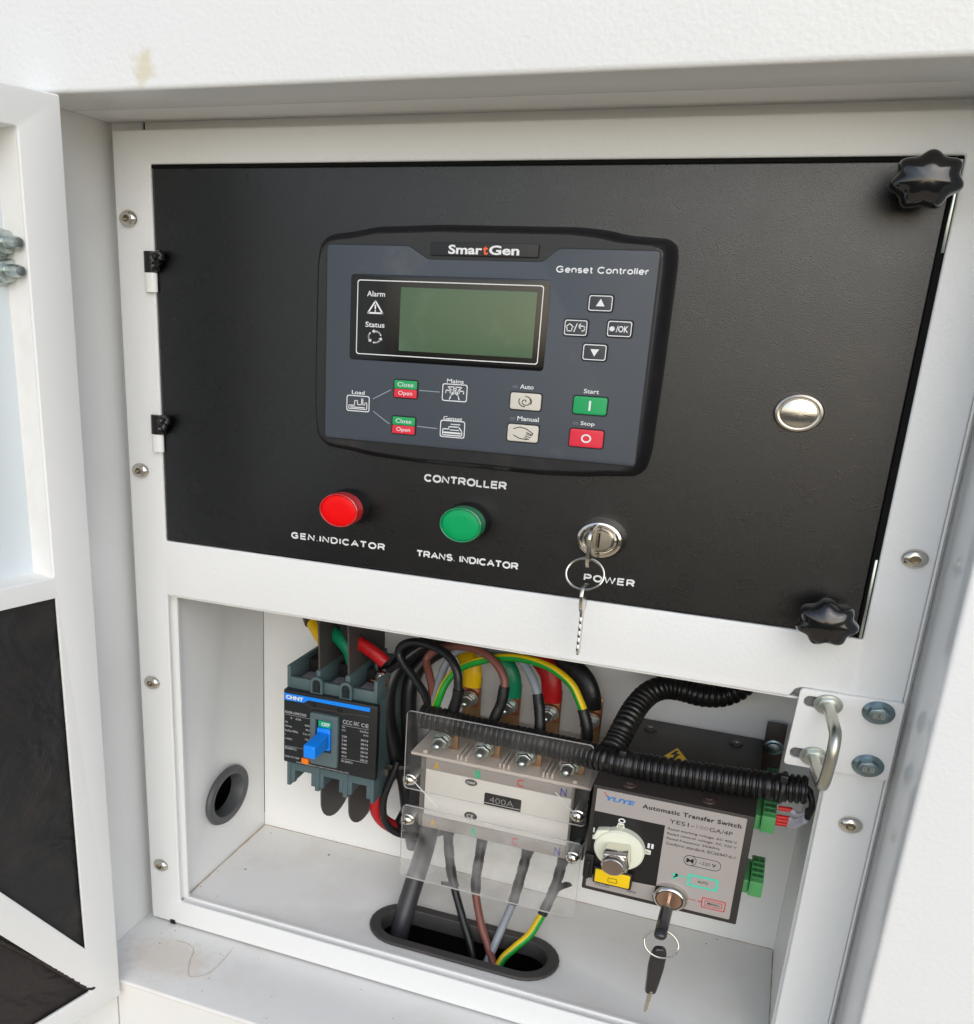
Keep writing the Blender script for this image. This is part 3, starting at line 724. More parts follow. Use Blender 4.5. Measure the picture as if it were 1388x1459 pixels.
tcn = N_['Texture Coordinate']; gr = N_.new('ShaderNodeTexGradient'); gr.gradient_type = 'RADIAL'
mp = N_.new('ShaderNodeMapping'); mp.inputs['Rotation'].default_value = (PI / 2, 0, 0); L_.new(tcn.outputs['Object'], mp.inputs[0]); L_.new(mp.outputs[0], gr.inputs[0])
nn = N_.new('ShaderNodeTexNoise'); nn.noise_dimensions = '1D'; nn.inputs['Scale'].default_value = 26; nn.inputs['Detail'].default_value = 5; L_.new(gr.outputs['Fac'], nn.inputs['W'])
bpn = N_.new('ShaderNodeBump'); bpn.inputs['Distance'].default_value = .05 * S; bpn.inputs['Strength'].default_value = .5; L_.new(nn.outputs['Fac'], bpn.inputs['Height']); L_.new(bpn.outputs[0], N_['Principled BSDF'].inputs['Normal'])
mcap.node_tree.nodes['Principled BSDF'].inputs['Anisotropic'].default_value = .7
finish('button_cap', bm, mcap, t)

t = thing('key_switch', 'round chrome key switch above the POWER lettering', 'key switch', (-90.6, 0, -117.3))
bm = new(); lathe(bm, [(14.2, .3), (14.2, -1.2), (13.4, -3.4), (13.9, -3.8), (13.2, -6.4), (13.4, -7.2), (12.6, -9.0), (11.4, -9.4), (10.6, -8.8), (10.2, -7.6), (9.8, -8.9), (9.0, -9.5), (8.4, -9.0), (8.2, -7.4)], -90.6, -117.3, 60); finish('collar', bm, 'chrome', t)
bm = new(); lathe(bm, [(7.6, -7), (7.6, -8.8), (7.1, -9.4), (3, -9.5), (1, -9.5)], -90.6, -117.3, 48); pl_ = finish('lock_plug', bm, 'steel', t)
bm = new(); box(bm, -91.1, -90.1, -9.7, -9.3, -121.5, -113.2); finish('keyway', bm, 'void', t)
# keys of the panel lock: thin plates seen almost edge on
def flat_key(bm, x, outline, th, mi=0, bv=.25):     # outline in (y,z)
    sheet(bm, [outline], x - th / 2, x + th / 2, bv, 'yz', mi=mi)
t = thing('key', 'flat metal key sticking out of the POWER switch on the black panel', 'key', (-91.6, -20, -128))
bm = new(); flat_key(bm, -91.6, round_poly([(-10, -119.5), (-14, -119.5), (-14, -109), (-18, -106.5), (-32, -106.5), (-35.5, -110), (-35.5, -124.5), (-32, -128.6), (-18, -128.6), (-14, -125)], 2.2), 1.9); finish('key_bow', bm, 'nickel', t)
bm = new(); flat_key(bm, -91.6, [(-8, -119.6), (-13, -119.6), (-13, -114.6), (-8, -114.6)], 1.6); finish('key_blade', bm, 'nickel', t)
bm = new(); tube(bm, [(-93.4 + 10.6 * math.cos(a), -26.5 + 3 * math.sin(a * 1), -133.4 + 8.2 * math.sin(a)) for a in [2 * PI * k / 24 for k in range(24)]], .62, 8, 1.0, closed=True)
tag(finish('key_ring', bm, 'nickel'), 'thin metal ring joining the two flat keys over the POWER lettering', 'key ring')
t = thing('key', 'spare flat metal key hanging from the ring in front of the white crossbar', 'key', (-93, -25, -181))
bm = new(); flat_key(bm, -93.0, round_poly([(-18, -140.5), (-30, -139.5), (-33, -144), (-32.5, -151.5), (-28, -156), (-21, -156), (-17, -152), (-16, -145)], 2), 2.0); finish('key_bow', bm, 'nickel', t)
bl = [(-21.5, -155), (-28.2, -155)]
for i in range(11): bl += [(-28.2 + (i % 2) * .9, -157.5 - i * 2.05), (-28.2 + ((i + 1) % 2) * 1.1, -158.6 - i * 2.05)]
bl += [(-26, -181.5), (-23, -181.5), (-21.5, -179)]
bm = new(); flat_key(bm, -93.0, bl, 1.5); finish('key_blade', bm, 'nickel', t)

# ================================================================== star knobs
def star_knob(x, z, rot, label):
    t = thing('star_knob', label, 'star knob', (x, 0, z), 0)
    bm = new(); lathe(bm, [(6.5, .2), (6.3, -10), (5.6, -16)], x, z, 24); finish('stem', bm, 'black_plastic', t)
    f = lambda a, y: 1 + .115 * (1 - abs(math.sin((a + rot) * 7 / 2)) * 1.7)
    bm = new(); lathe(bm, [(9, -12.5), (12.8, -14), (14.2, -17), (14.6, -21), (14.2, -25), (13.2, -27.6), (11, -29.3), (8, -30.4), (5, -31), (2, -31.3), (.5, -31.35)], x, z, 126, rmod=lambda a, y: 1 + .085 * math.cos(7 * (a + rot)) * (1 if y > -28 else max(0, (32 + y) / 4) )); finish('grip', bm, 'knob', t)
star_knob(39.0, 65.5, .25, 'black seven lobed knob at the top right corner of the black panel')
star_knob(34.2, -143.3, .1, 'black seven lobed knob at the bottom right corner of the black panel')

# ================================================================== latch bracket, striker loop, bolts
t = thing('latch_bracket', 'white steel bracket plate with slots at the right of the bay', 'bracket', (55, 0, -234))
bm = new(); sheet(bm, [round_poly([(28.8, -188.0), (81.8, -187.2), (81.8, -233.6), (27.2, -234.4)], 2.4), rrect(39.6, -194.6, 16, 6.4, 3.1), rrect(37.4, -226.4, 16, 6.2, 3.0)], -3.4, -.2, .5)
finish('plate', bm, 'white_smooth', t)
bm = new(); box(bm, 31, 53, .2, 4, -231, -190); finish('backing', bm, mat('grey_backing', (120, 120, 118), .5), t)
t = thing('striker_loop', 'bent zinc plated steel striker loop sticking out of the white bracket', 'striker', (45, -3, -226))
bm = new(); tube(bm, [(44.2, -2, -194.6), (44.8, -15, -194.3), (46.2, -38, -193.8), (46.9, -46, -195), (47.0, -50, -199), (46.8, -51.5, -206), (46.4, -50.6, -216), (46.0, -49, -221.5), (45.4, -44, -225.2), (43.5, -25, -226.2), (42.2, -2, -226.6)], 3.1, 18, 1.6); finish('loop', bm, 'zinc_y', t)
for x, z in ((44.2, -194.6), (42.2, -226.6)):
    bm = new(); lathe(bm, [(7.4, -3.5), (7.6, -4.0), (7.2, -4.6), (5.2, -4.8)], x, z, 30)
    for i, a in enumerate(range(1)): sheet(bm, [[(x + p, z + q) for p, q in hexpts(6.0, .2)]], -7.6, -4.7, .5)
    finish('nut', bm, 'zinc', t)
def hex_bolt(x, y, z, r, label, group, m='bluezinc', marks=True, rot=.3):
    t = thing('hex_bolt', label, 'bolt', (x, y, z), 0, group)
    bm = new(); lathe(bm, [(r * 1.0, y - .1), (r, y - .9), (r * .9, y - 1.5), (r * .74, y - 2.4)], x, z, 36); finish('flange', bm, m, t)
    bm = new(); sheet(bm, [[(x + p, z + q) for p, q in hexpts(r * .72, rot)]], y - 6.6, y - 2, .7); finish('bolt_head', bm, m, t)
    if marks:
        bm = new(); text(bm, '8.8', x - r * .38, x + r * .38, z - r * .18, z + r * .2, y - 6.85, bold=.03); finish('grade_mark', bm, 'zinc', t, smooth=False)
    return t
hex_bolt(69.6, -3.4, -194.4, 8.3, 'upper of the two flanged hex bolts on the white bracket', 'bracket bolts')
hex_bolt(70.2, -3.4, -226.2, 8.3, 'lower of the two flanged hex bolts on the white bracket', 'bracket bolts')

# ================================================================== open door on the left
DA = math.atan2(.9684, .2494)
door = thing('access_door', 'white access door swung open at the left, lined with black cloth', 'door', (-388.3, -80, -478), DA)
door['_org'] = [0.0, 0.0, 0.0]
def dpart(name, bm, m):       # door geometry in its own frame: x = -distance from hinge edge, y = depth, z
    for v in bm.verts: v.co.z += 478
    return finish(name, bm, m, door, local=True)
T = 430
def dp(t_, z): return (-t_, z)
o_all = round_poly([dp(0, -478.3), dp(T, -478.3), dp(T, 101), dp(0, 101)], 1.5)
up = round_poly([dp(27, -158.6), dp(T - 27, -158.6), dp(T - 27, 82), dp(27, 82)], 2)
f1 = [dp(26.6, -171.2), dp(26, -424.2), dp(T - 27, 106 - 3), dp(T - 27, -171.2)]
slope = (-348.3 + 424.2) / (83.3 - 25.5)
zx = 25.6 + (-171.2 + 424.2) / slope
f1 = [dp(26.6, -171.2), dp(25.6, -424.2), dp(zx, -171.2)]
sl2 = (-378.4 + 458.4) / (86.5 - 25.3)
f2 = [dp(25.3, -460), dp(25.3, -458.4), dp(25.3 + (-175 + 458.4) / sl2, -175), dp(T - 27, -175), dp(T - 27, -460)]
bm = new(); sheet(bm, [o_all, up, f1, f2], 0, 2.4, .8); dpart('door_frame', bm, 'white_smooth')
bm = new(); box(bm, -T, 0, 24, 26, -478, 101); dpart('outer_skin', bm, 'white_smooth')
bm = new(); box(bm, -1.4, -.2, 2.3, 24, -478, 100.8, .2); box(bm, -T, -1, 2.3, 24, 99, 100.8); box(bm, -T, -1, 2.3, 24, -478, -476.5)
dpart('door_edge', bm, 'white_smooth')
bm = new(); box(bm, -27, -25.6, 2.3, 22, -159, 82); box(bm, -T + 27, -27, 2.3, 22, 82, 83.4); box(bm, -T + 27, -27, 2.3, 22, -160.2, -158.8)
dpart('pocket_side', bm, 'white_dusty')
bm = new(); box(bm, -T + 27, -27, 20.5, 22, -159, 82); dpart('pocket_back', bm, mat('pale_blue_white_paint', (214, 222, 226), .45, bump=(300, .04, 2)))
def padded(poly, y, name, m):
    bm = new(); sheet(bm, [poly], y, y + 5, 2.0)
    return dpart(name, bm, m)
padded([dp(22, -168), dp(22, -430), dp(zx + 8, -168)], 3.2, 'cloth_liner', 'cloth')
padded([dp(20, -464), dp(20, -455), dp(25.3 + (-168 + 458.4) / sl2, -166), dp(T - 22, -166), dp(T - 22, -464)], 3.2, 'foam_liner', 'foam')
# frayed foam corner
bm = new()
rg = [dp(25.0, -456.5)]
tube(bm, [(-90, 1.4, -380), (-60, 1.2, -415), (-40, 1.0, -440), (-27, .8, -456), (-21, .3, -459)], lambda s, L: 1.3 + .5 * math.sin(s * 1.3) * math.sin(s * .37), 8, 2)
dpart('frayed_edge', bm, 'foam')
# door bolts
def door_bolt(z, label):
    t = thing('stud_bolt', label, 'bolt', (0, 0, 0), 0, 'bolts in the pocket of the open door')
    m4 = Matrix.Translation(Vector((-388.3, -80, 0)) ) @ Matrix.Rotation(DA, 4, 'Z')
    c = m4 @ Vector((-31, 20, z))
    t.location = c * S; t['_org'] = [c.x, c.y, c.z]
    bm = new(); lathe(bm, [(9.5, 20.4), (9.5, 19.0), (7.5, 18.6)], -31, z, 30, m=m4); finish('washer', bm, 'zinc', t)
    bm = new(); sheet(bm, [[(-31 + p, z + q) for p, q in hexpts(8.2, .3)]], 11.5, 18.8, 1.1, m=m4); finish('nut', bm, 'zinc', t)
    bm = new(); lathe(bm, [(4.4, 14), (4.4, 9.5), (4.2, 9), (4.4, 8.5), (4.2, 8), (4.4, 7.5), (4.1, 3.5), (3.2, 1.5), (1, 1.2)], -31, z, 24, m=m4); finish('stud', bm, 'zinc', t)
door_bolt(26.4, 'upper of the two nuts and studs in the pocket of the open door')
door_bolt(12.2, 'lower of the two nuts and studs in the pocket of the open door')

# small dirt: curled thread and specks on the sill, black nick at the frame foot
bm = new(); tube(bm, [(-382.3, -18.3, -469.7), (-372.7, -17.7, -469.7), (-363.2, -22.1, -469.7), (-358.3, -34.6, -469.7), (-352.4, -46.2, -469.7), (-346.4, -50.4, -469.7), (-337.8, -41.8, -469.7), (-336.0, -26.8, -469.7), (-336.6, -9.8, -469.7)], .15, 6, 2)
tag(finish('thread', bm, mat('thread_brown', (176, 160, 142), .7)), 'thin curled brown thread lying on the white sill below the bay', 'thread')
bm = new(); box(bm, -399.2, -394.8, -.6, 1, -469.9, -466.2, .2); finish('foot_notch', bm, 'void', frame)
rnd = random.Random(3)
bm = new()
for i in range(44):
    on = rnd.random()
    if on < .45: c = (rnd.uniform(-405, -180), rnd.uniform(-68, -6), -469.9)
    elif on < .8: c = (rnd.uniform(-385, 45), 139 - rnd.random() ** 2 * 30, -449.1)
    else: c = (-388 + rnd.random() ** 2 * 20, rnd.uniform(10, 138), -449.1)
    r_ = rnd.uniform(.2, .6) * (1 if rnd.random() < .9 else 1.8)
    lathe(bm, [(r_, -.05), (r_ * .8, r_ * .25), (r_ * .3, r_ * .4)], c[0], c[1], 6, zs=rnd.uniform(.5, 1.2), axis='z', base=c[2])
gr_ = finish('grit', bm, mat('dark_grit', (104, 84, 70), .8)); gr_['kind'] = 'stuff'; gr_['label'] = 'brown grit scattered on the sill and along the bay floor edges'
bm = new()
def seam(pts_, r_): tube(bm, pts_, lambda s_, L_: r_ * (.35 + .65 * abs(math.sin(s_ * .11) * math.sin(s_ * .037 + 1))), 6, 3, flat=(1, 1))
seam([(-390.6, 6, -449.2), (-390.6, 70, -449.2), (-390.4, 139.4, -449.2)], .55); seam([(-390, 139.4, -449.2), (-200, 139.6, -449.2), (51, 139.4, -449.2)], .45); seam([(52.2, 139, -449.2), (52.2, 60, -449.2), (52.2, 6, -449.2)], .6)
finish('dirty_seam', bm, mat('seam_dirt', (176, 154, 134), .8), frame)

# ================================================================== circuit breaker
mc = thing('circuit_breaker', 'grey and black moulded case circuit breaker with a blue handle in the bay', 'circuit breaker', (-291, 140, -360))
XL, XR = -329.3, -253.9
bm = new()
box(bm, XL, XR, 66, 139.8, -338, -277, .8)
walls = [(XL, XL + 3), (-304.6, -300.9), (-280.2, -276.4), (XR - 3, XR)]
for a, b in walls:
    box(bm, a, b, 66, 139.5, -277.4, -258.4, .5); box(bm, a, b, 66, 139.5, -360.5, -337, .5)
for (a0, a), (b, b0) in zip(walls, walls[1:]):
    box(bm, a - .2, b + .2, 66.4, 70.5, -277.4, -267.4, .4)
    box(bm, a - .2, b + .2, 112, 139, -277.4, -262, .4)
    box(bm, a - .2, b + .2, 66.6, 70.0, -346.5, -337.4, .4)
    box(bm, a - .2, a + 3.6, 66.8, 71, -357.5, -345, .4)
    box(bm, b - 3.6, b + .2, 66.8, 71, -357.5, -345, .4)
finish('case', bm, 'teal', mc)
def arch(x, w_, z0, z1):
    return [(x - w_, z0), (x + w_, z0)] + [(x + w_ * math.cos(PI * k / 10), z1 - w_ + w_ * math.sin(PI * k / 10)) for k in range(11)]
for x in (-302.7, -278.3):
    bm = new(); sheet(bm, [arch(x, 3.5, -275.8, -264.8)], 64.6, 65.6, 0); box(bm, x - 1.3, x + 1.3, 63.6, 64.6, -273.6, -270.4, .2)
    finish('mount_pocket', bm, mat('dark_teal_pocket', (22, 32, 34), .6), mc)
    bm = new(); sheet(bm, [arch(x, 5.0, -276.4, -262.6), arch(x, 3.4, -275.6, -264.9)], 62.6, 66.3, .3); finish('pocket_rim', bm, 'teal', mc)
bm = new()
for a, b in ((-325.5, -306), (-299.5, -281.5), (-275, -257.8)): box(bm, a, b, 72, 111, -274.5, -272.6, .3)
finish('terminal_pad', bm, mat('tin_terminal', (196, 190, 202), .4, .5), mc)
bm = new()
for a, b in ((-325.5, -306), (-299.5, -281.5), (-275, -257.8)): box(bm, a, b, 96, 111.5, -273, -262, .3)
finish('terminal_well', bm, 'void', mc)
bm = new(); box(bm, XL - .1, XR + 3.2, 60.4, 66.2, -337.4, -276.0, 1.1, seg=3); finish('front_cover', bm, 'breaker_front', mc)
bm = new(); sheet(bm, [round_poly([(-328.4, -278.9), (-256.6, -277.9), (-256.8, -281.2), (-307.6, -281.3), (-311.8, -284.2), (-328.4, -284.6)], .5)], 59.8, 60.6, .1); finish('blue_stripe', bm, 'blue', mc)
letters('CHNT', -327.0, -312.0, -283.3, -280.0, 59.65, 'print', mc, bold=.05)
bm = new()
for x in (-303.6, -281.5): sheet(bm, [ell(x, -284.6, 2.4)], 60.0, 60.6, .1)
finish('cover_screw', bm, 'void', mc)
bm = new(); stroke(bm, [(-311, -284.9), (-305.6, -286.8), (-301, -286.6), (-284.6, -286.2), (-280, -287.2), (-270, -285.6), (-256.8, -285.4)], .5, 60.1); finish('cover_groove', bm, mat('grey_groove', (74, 70, 66), .6), mc, smooth=False)
bm = new(); sheet(bm, [rrect(-293.2, -310.8, 23.4, 42.6, 1.6), rrect(-293.6, -307.4, 13.2, 26, .6)], 56.6, 61, .8); finish('toggle_frame', bm, 'breaker_toggle_frame', mc)
bm = new(); box(bm, -300.3, -287, 60.0, 60.9, -320.4, -294.4); finish('toggle_slot', bm, 'void', mc)
bm = new(); box(bm, -298.2, -287.6, 57.8, 60.5, -300.4, -295.2, .2); finish('off_flag', bm, 'greentag', mc)
letters('OFF', -295.4, -288.6, -299.2, -296.2, 57.6, 'print', mc, bold=.03)
bm = new()
box(bm, -298.6, -287.4, 56.0, 60.4, -318.6, -300.6, .7)
vs = box(bm, -297.9, -288.2, 32, 57, -316.2, -306.0, 1.2, seg=3)
for v in vs:
    k_ = (57 - v.co.y) / 25; v.co.z += k_ * .8
    if v.co.z > -310: v.co.z += (1 - k_) * 2.2
finish('toggle', bm, 'blue', mc)
bm = new(); box(bm, -312.8, -306.6, 58.2, 60.6, -334.8, -330.2, .5); finish('test_button', bm, 'orange', mc)
bm = new()
rows = [('NXM-63M/3300', -328, -309.6, -295.6, -293.4), ('Ir   63A', -323, -314, -299.8, -298.0), ('Ue', -328, -325.6, -303.6, -302), ('400V', -311, -306, -303.6, -302), ('Uimp', -328, -322, -307.2, -305.4), ('8kV', -310, -306, -307.2, -305.6),
        ('Icu/Ics 50Hz', -328, -316.6, -310.8, -309), ('Cat.A', -312.6, -306, -310.8, -309.2), ('f', -328, -327.4, -314, -312.6), ('+40C', -328, -321.6, -317.8, -316.2), ('10kA', -310.6, -306, -315.4, -313.8), ('IEC60947-2', -328, -318, -326, -324), ('PUSH TO TRIP', -328, -315.4, -333, -331.4)]
rows += [('CHINA. ZHEJIANG CHINT ELECTRICS CO.,LTD', -318, -272, -337.2 + .6, -335.4 + .4)]
rows = [r for r in rows if r[3] > -336.3] + [('CHINA.ZHEJIANG CHINT ELECTRICS CO.,LTD', -318, -273, -336.4, -335.0)]
rows += [('C', -263.6, -260.9, -294.6, -291.6), ('E', -260, -257.6, -294.6, -291.6), ('EAC', -269.6, -265.2, -294.6, -291.4), ('CCC', -278.8, -271, -295, -291.6), ('Ue', -279.4, -277, -298.4, -297), ('(V)', -279.4, -276.4, -301.2, -299.6), ('Icu/Ics', -264.4, -257.6, -299, -297.4), ('(kA)', -261.6, -257.6, -302, -300.4)]
for i, (a, b) in enumerate((('220', '30/15'), ('230', '30/15'), ('240', '30/15'), ('380', '20/10'), ('400', '20/10'), ('415', '20/10'))):
    z = -304.6 - i * 3.3; rows.append((a, -279.4, -275.2, z - 1.7, z)); rows.append((b, -263.6, -257.6, z - 1.7, z))
rows.append(('EN 60947-2', -279.4, -270, -327, -325.2))
m_rate = mat('pale_rating_print', (176, 178, 180), .5)
for s, a, b, c, d in rows:
    if a < -290: text(bm, s, a, b, c, d, 60.2, bold=.012)
stroke(bm, [(-328, -296.6), (-306, -296.6)], .22, 60.2); stroke(bm, [(-328, -323.4), (-312, -323.2)], .2, 60.2)
finish('rating_print', bm, m_rate, mc, smooth=False)
bm = new()
for s, a, b, c, d in rows:
    if a >= -290: text(bm, s, a, b, c, d, 60.2, bold=.012)
stroke(bm, [(-279.6, -296.4), (-257.4, -296)], .22, 60.2); stroke(bm, [(-279.4, -324.2), (-257.6, -323.6)], .25, 60.2)
finish('rating_print', bm, m_rate, mc, smooth=False)
# barriers
def fin_poly(y0, y1, z0, z1): return [(y0, z0), (y1, z0), (y1, z1), (y0, z1)]
for x in (-302.7, -278.3):
    bm = new(); sheet(bm, [round_poly(fin_poly(68.5, 138, -276, -185), 3)], x - .7, x + .7, .2, 'yz')
    for v in bm.verts:
        if v.co.z > -245: v.co.x -= ((v.co.z + 245) / 60) ** 2 * 3
    finish('upper_barrier', bm, 'fin', mc)
    bm = new(); low = [(74, -342), (138, -342), (138, -372)] + [(106 + 32 * math.cos(a), -372 - 26 * math.sin(a)) for a in [PI * k / 14 for k in range(1, 14)]] + [(74, -368)]
    sheet(bm, [low], x - .7, x + .7, .2, 'yz'); finish('lower_barrier', bm, 'fin', mc)

# ================================================================== distribution block
db = thing('distribution_block', 'white four pole distribution block lettered A B C N, behind the clear covers', 'terminal block', (-153, 140, -360))
bm = new(); box(bm, -207, -99.2, 50, 139.6, -358.6, -303.4, .8); finish('cover_body', bm, 'white_block', db)
bm = new(); box(bm, -206.8, -99.4, 49.2, 50.4, -312.0, -303.8, .2); box(bm, -207, -99.2, 48.4, 50.4, -358.8, -349.2, .2); finish('label_band', bm, 'greyband', db)
bm = new(); sheet(bm, [rrect(-147.8, -326.4, 27, 10.4, 1)], 49.4, 50.3, .1); finish('name_window', bm, mat('black_name_window', (8, 8, 9), .3), db)
letters('400A', -157.4, -139.5, -328.0, -323.4, 49.2, mat('grey_400', (150, 150, 150), .5), db, bold=-.01)
bm = new(); stroke(bm, [(-160.8, -328.8), (-134.8, -328.8)], .35, 49.2); finish('edge_reflection_line', bm, 'print', db, smooth=False)  # painted line stands for the clear cover edge reflected in the window
bm = new(); sheet(bm, [ell(-172, -315.8, 4.6, 2.5)], 49.5, 50.3, .1); sheet(bm, [ell(-170.6, -342.6, 4.8, 3.2)], 49.5, 50.3, .1); finish('emblem', bm, mat('dark_grey_emblem', (86, 80, 78), .4), db)
bm = new(); text(bm, 'CHNT', -175.2, -168.8, -316.7, -315.0, 49.3, bold=.02); finish('lettering', bm, 'print', db, smooth=False)
bm = new(); text(bm, 'CE', -173.4, -168.4, -344.2, -341.2, 49.3, bold=.0); finish('lettering', bm, 'print', db, smooth=False)
for s, a, b, m_ in (('A', -200.9, -196.2, 'yellowp'), ('B', -169.4, -165.0, 'greenp'), ('C', -138.4, -133.8, 'redp'), ('N', -107.4, -103.0, 'darkblue')):
    letters(s, a, b, -310.9, -304.9, 49.0, m_, db, bold=.012 if s != 'B' else .07)
    letters(s, a, b, -357.2, -351.0, 48.2, m_, db, bold=.012 if s != 'B' else .07)
for a_, b_ in ((-222, -207.4), (-98.8, -88)):
    bm = new(); box(bm, a_, b_, 58, 139.5, -363, -303.6, .8); finish('end_block', bm, 'black_plastic', db)
bm = new(); box(bm, -212.2, -207.3, 54, 60, -362, -305, .4); finish('end_plate', bm, mat('grey_end_plate', (120, 114, 110), .5), db)
# tray with ribs on top
bm = new(); box(bm, -219, -86.8, 49.6, 138, -303.2, -300.9, .5)
for x in (-184, -181.2, -177.6, -152.4, -149.6, -146, -121, -118.2, -114.6):
    box(bm, x - .7, x + .7, 51.5, 76, -301, -297.2, .3)
for x in (-208.5, -98.5): box(bm, x - 1.6, x + 1.6, 51, 53.6, -301, -298.4, .4)
finish('tray', bm, 'cream', db)
BX = (-198.2, -166.2, -135.8, -104.6)
def stud(x, z, y0, y1, m='zinc'):
    """thread, nut and washers on a stud pointing out of the bay; y0 tip, y1 base"""
    bm = new()
    pr = [(1.2, y0), (3.2, y0 + 1.1)]
    y = y0 + 1.6
    while y < y0 + 9: pr += [(3.5, y), (3.15, y + .5)]; y += 1.0
    pr += [(3.4, y1)]
    lathe(bm, pr, x, z, 20); finish('stud', bm, m, db)
    bm = new(); sheet(bm, [[(x + p, z + q) for p, q in hexpts(6.2, .35)]], y0 + 8.5, y0 + 13.6, .8); finish('nut', bm, m, db)
    bm = new(); lathe(bm, [(6.6, y0 + 13.7), (6.8, y0 + 14.2), (6.8, y0 + 15.0), (6.3, y0 + 15.3), (7.2, y0 + 15.4), (7.4, y0 + 17.0), (7.2, y0 + 17.3)], x, z, 28); finish('washer', bm, m, db)
for x in BX: stud(x, -291, 42, 70)
for x in BX:
    bm = new(); box(bm, x + 2.4, x + 9.5, 66, 69, -300.8, -281, .6); finish('copper_tab', bm, 'copper', db)
for x in (-195.6, -164.2, -132.9, -102.2):
    bm = new(); box(bm, x - 7, x + 7, 116, 120, -301, -261, .7); finish('copper_bar', bm, 'copper', db)
    stud(x, -276.4, 93, 117)
# covers
def cover(z0, z1, ys, label):
    t = thing('clear_cover', label, 'clear cover', (-153, 37, z0), 0, 'clear acrylic covers of the distribution block')
    bm = new(); sheet(bm, [rrect(-152.6, (z0 + z1) / 2, 132.6, z1 - z0, 3.2)], 36.6, 38.6, .15, side_mi=1); finish('sheet', bm, ['acrylic' if z0 > -330 else 'acrylic_smeared', 'acrylic_edge'], t)
    for x, a in ((-213.8, -.45), (-91.6, .7)):
        bm = new(); lathe(bm, [(5.2, 36.2), (5.2, 35.2), (4.2, 34.8), (3.9, 32.0), (2.6, 31.2), (.6, 31)], x, ys, 28); finish('cover_screw', bm, 'chrome', t)
        bm = new(); box(bm, x - 2.4, x + 2.4, 30.6, 31.2, ys - .4, ys + .4); box(bm, x - .5, x + .5, 30.6, 31.2, ys - 1.9, ys + 1.9); finish('cross_slot', bm, 'socket', t)
        bm = new(); lathe(bm, [(3.4, 39), (3.4, 58)], x, ys, 20); finish('standoff', bm, 'zinc', t)
    return t
cover(-324.6, -263.9, -316.2, 'clear acrylic sheet over the upper terminals, the black conduit showing behind it')
cover(-398.2, -338.2, -348.6, 'clear acrylic sheet over the lower terminals, cables showing through it')
for x0_, x1_, z0_, z1_, lab in ((-211.5, -190.5, -315, -331, 'white streak, a modelled reflection of the left screw of the upper clear cover'), (-94.6, -107.5, -313.5, -300, 'white streak, a modelled reflection of the right screw of the upper clear cover')):
    bm = new(); tube(bm, [(x0_, 34, z0_), ((x0_ + x1_) / 2, 32, (z0_ + z1_) / 2 + .6), (x1_, 31, z1_)], .5, 8, 2, flat=(1, .5)); tag(finish('screw_reflection', bm, 'print'), lab, 'cable tie')  # thin white strips imitate reflections of the cover screws

# ================================================================== transfer switch
at = thing('transfer_switch', 'black automatic transfer switch box with a pinkish label at the right of the bay', 'transfer switch', (-30, 75, -354))
bm = new(); box(bm, -79.8, 18.4, 10, 136.6, -354.6, -278, .7, seg=2); finish('housing', bm, 'box_black', at)
YA = 9.4
bm = new(); sheet(bm, [rrect(-31.6, -315.8, 91.2, 71.6, .8)], YA, 10.2, .1); finish('label_plate', bm, 'label', at)
bm = new(); sheet(bm, [[(-77.3, -295.8), (-32.8, -295.8), (-32.8, -338.6), (-77.3, -345.8)]], YA - .12, YA + .1, 0)
bm.free(); bm = new(); sheet(bm, [[(-77.2, -295.9), (-32.8, -295.9), (-32.8, -340), (-77.2, -342)]], YA - .12, YA + .1, 0); finish('black_field', bm, 'label_black', at)
def al(s, x0, x1, z0, z1, m='dark_print', **k): return letters(s, x0, x1, z0, z1, YA - .15, m, at, **k)
al('YUYE', -71.2, -52.6, -286.9, -283.8, 'bluep', bold=.035, shear=.2)
bm = new(); stroke(bm, [(-72.4, -281.6), (-70.2, -284.2)], .5, YA - .15); finish('logo_dash', bm, 'redp', at, smooth=False)
al('Automatic Transfer Switch', -48.0, 11.5, -287.2, -284.2, bold=.028, space=1.1)
al('YES1-', -30.6, -15.8, -293.4, -290.7); al('100', -14.2, -7.2, -293.2, -290.8, mat('faint_print', (132, 122, 118), .5), bold=0); al('GA/4P', -6.4, 7.2, -293.4, -290.7)
for i, (s, x1_) in enumerate((('Rated working voltage: AC 400 V', 10.6), ('Rated control voltage: AC 220 V', 10.9), ('Rated frequency: 50/60Hz', 1.4), ('Conform standard: IEC60947-6-1', 11.0))):
    al(s, -30.8, x1_, -298.6 - 3.35 * i, -296.6 - 3.35 * i)
bm = new(); sheet(bm, [rrect(-7.4, -316.3, 22.6, 7.2, 3.5), rrect(-7.4, -316.3, 22.0, 6.6, 3.2)], YA - .15, YA, 0); sheet(bm, [ell(-14.8, -316.3, 3.9, 3.6), ell(-14.8, -316.3, 3.6, 3.3)], YA - .18, YA - .02, 0)
text(bm, 'M', -17.0, -12.6, -317.9, -314.9, YA - .15, bold=.03); text(bm, '~220', -9.6, -2.6, -317.4, -315.3, YA - .15, bold=-.01); text(bm, 'V', -1.6, 1.0, -317.5, -315.2, YA - .15, bold=.03); finish('supply_mark', bm, 'dark_print', at, smooth=False)
bm = new(); sheet(bm, [rrect(-5.2, -329.8, 18.6, 8.6, .8), rrect(-5.2, -329.8, 15.6, 5.8, .5)], YA - .15, YA, 0); stroke(bm, [(-14.6, -328.6), (-20.6, -328.8), (-23.2, -330.6)], .9, YA - .15); stroke(bm, [(-23.4, -328.4), (-21.4, -328.2), (-22.6, -331.6)], 1.5, YA - .15); finish('auto_mark', bm, 'aqua', at, smooth=False)
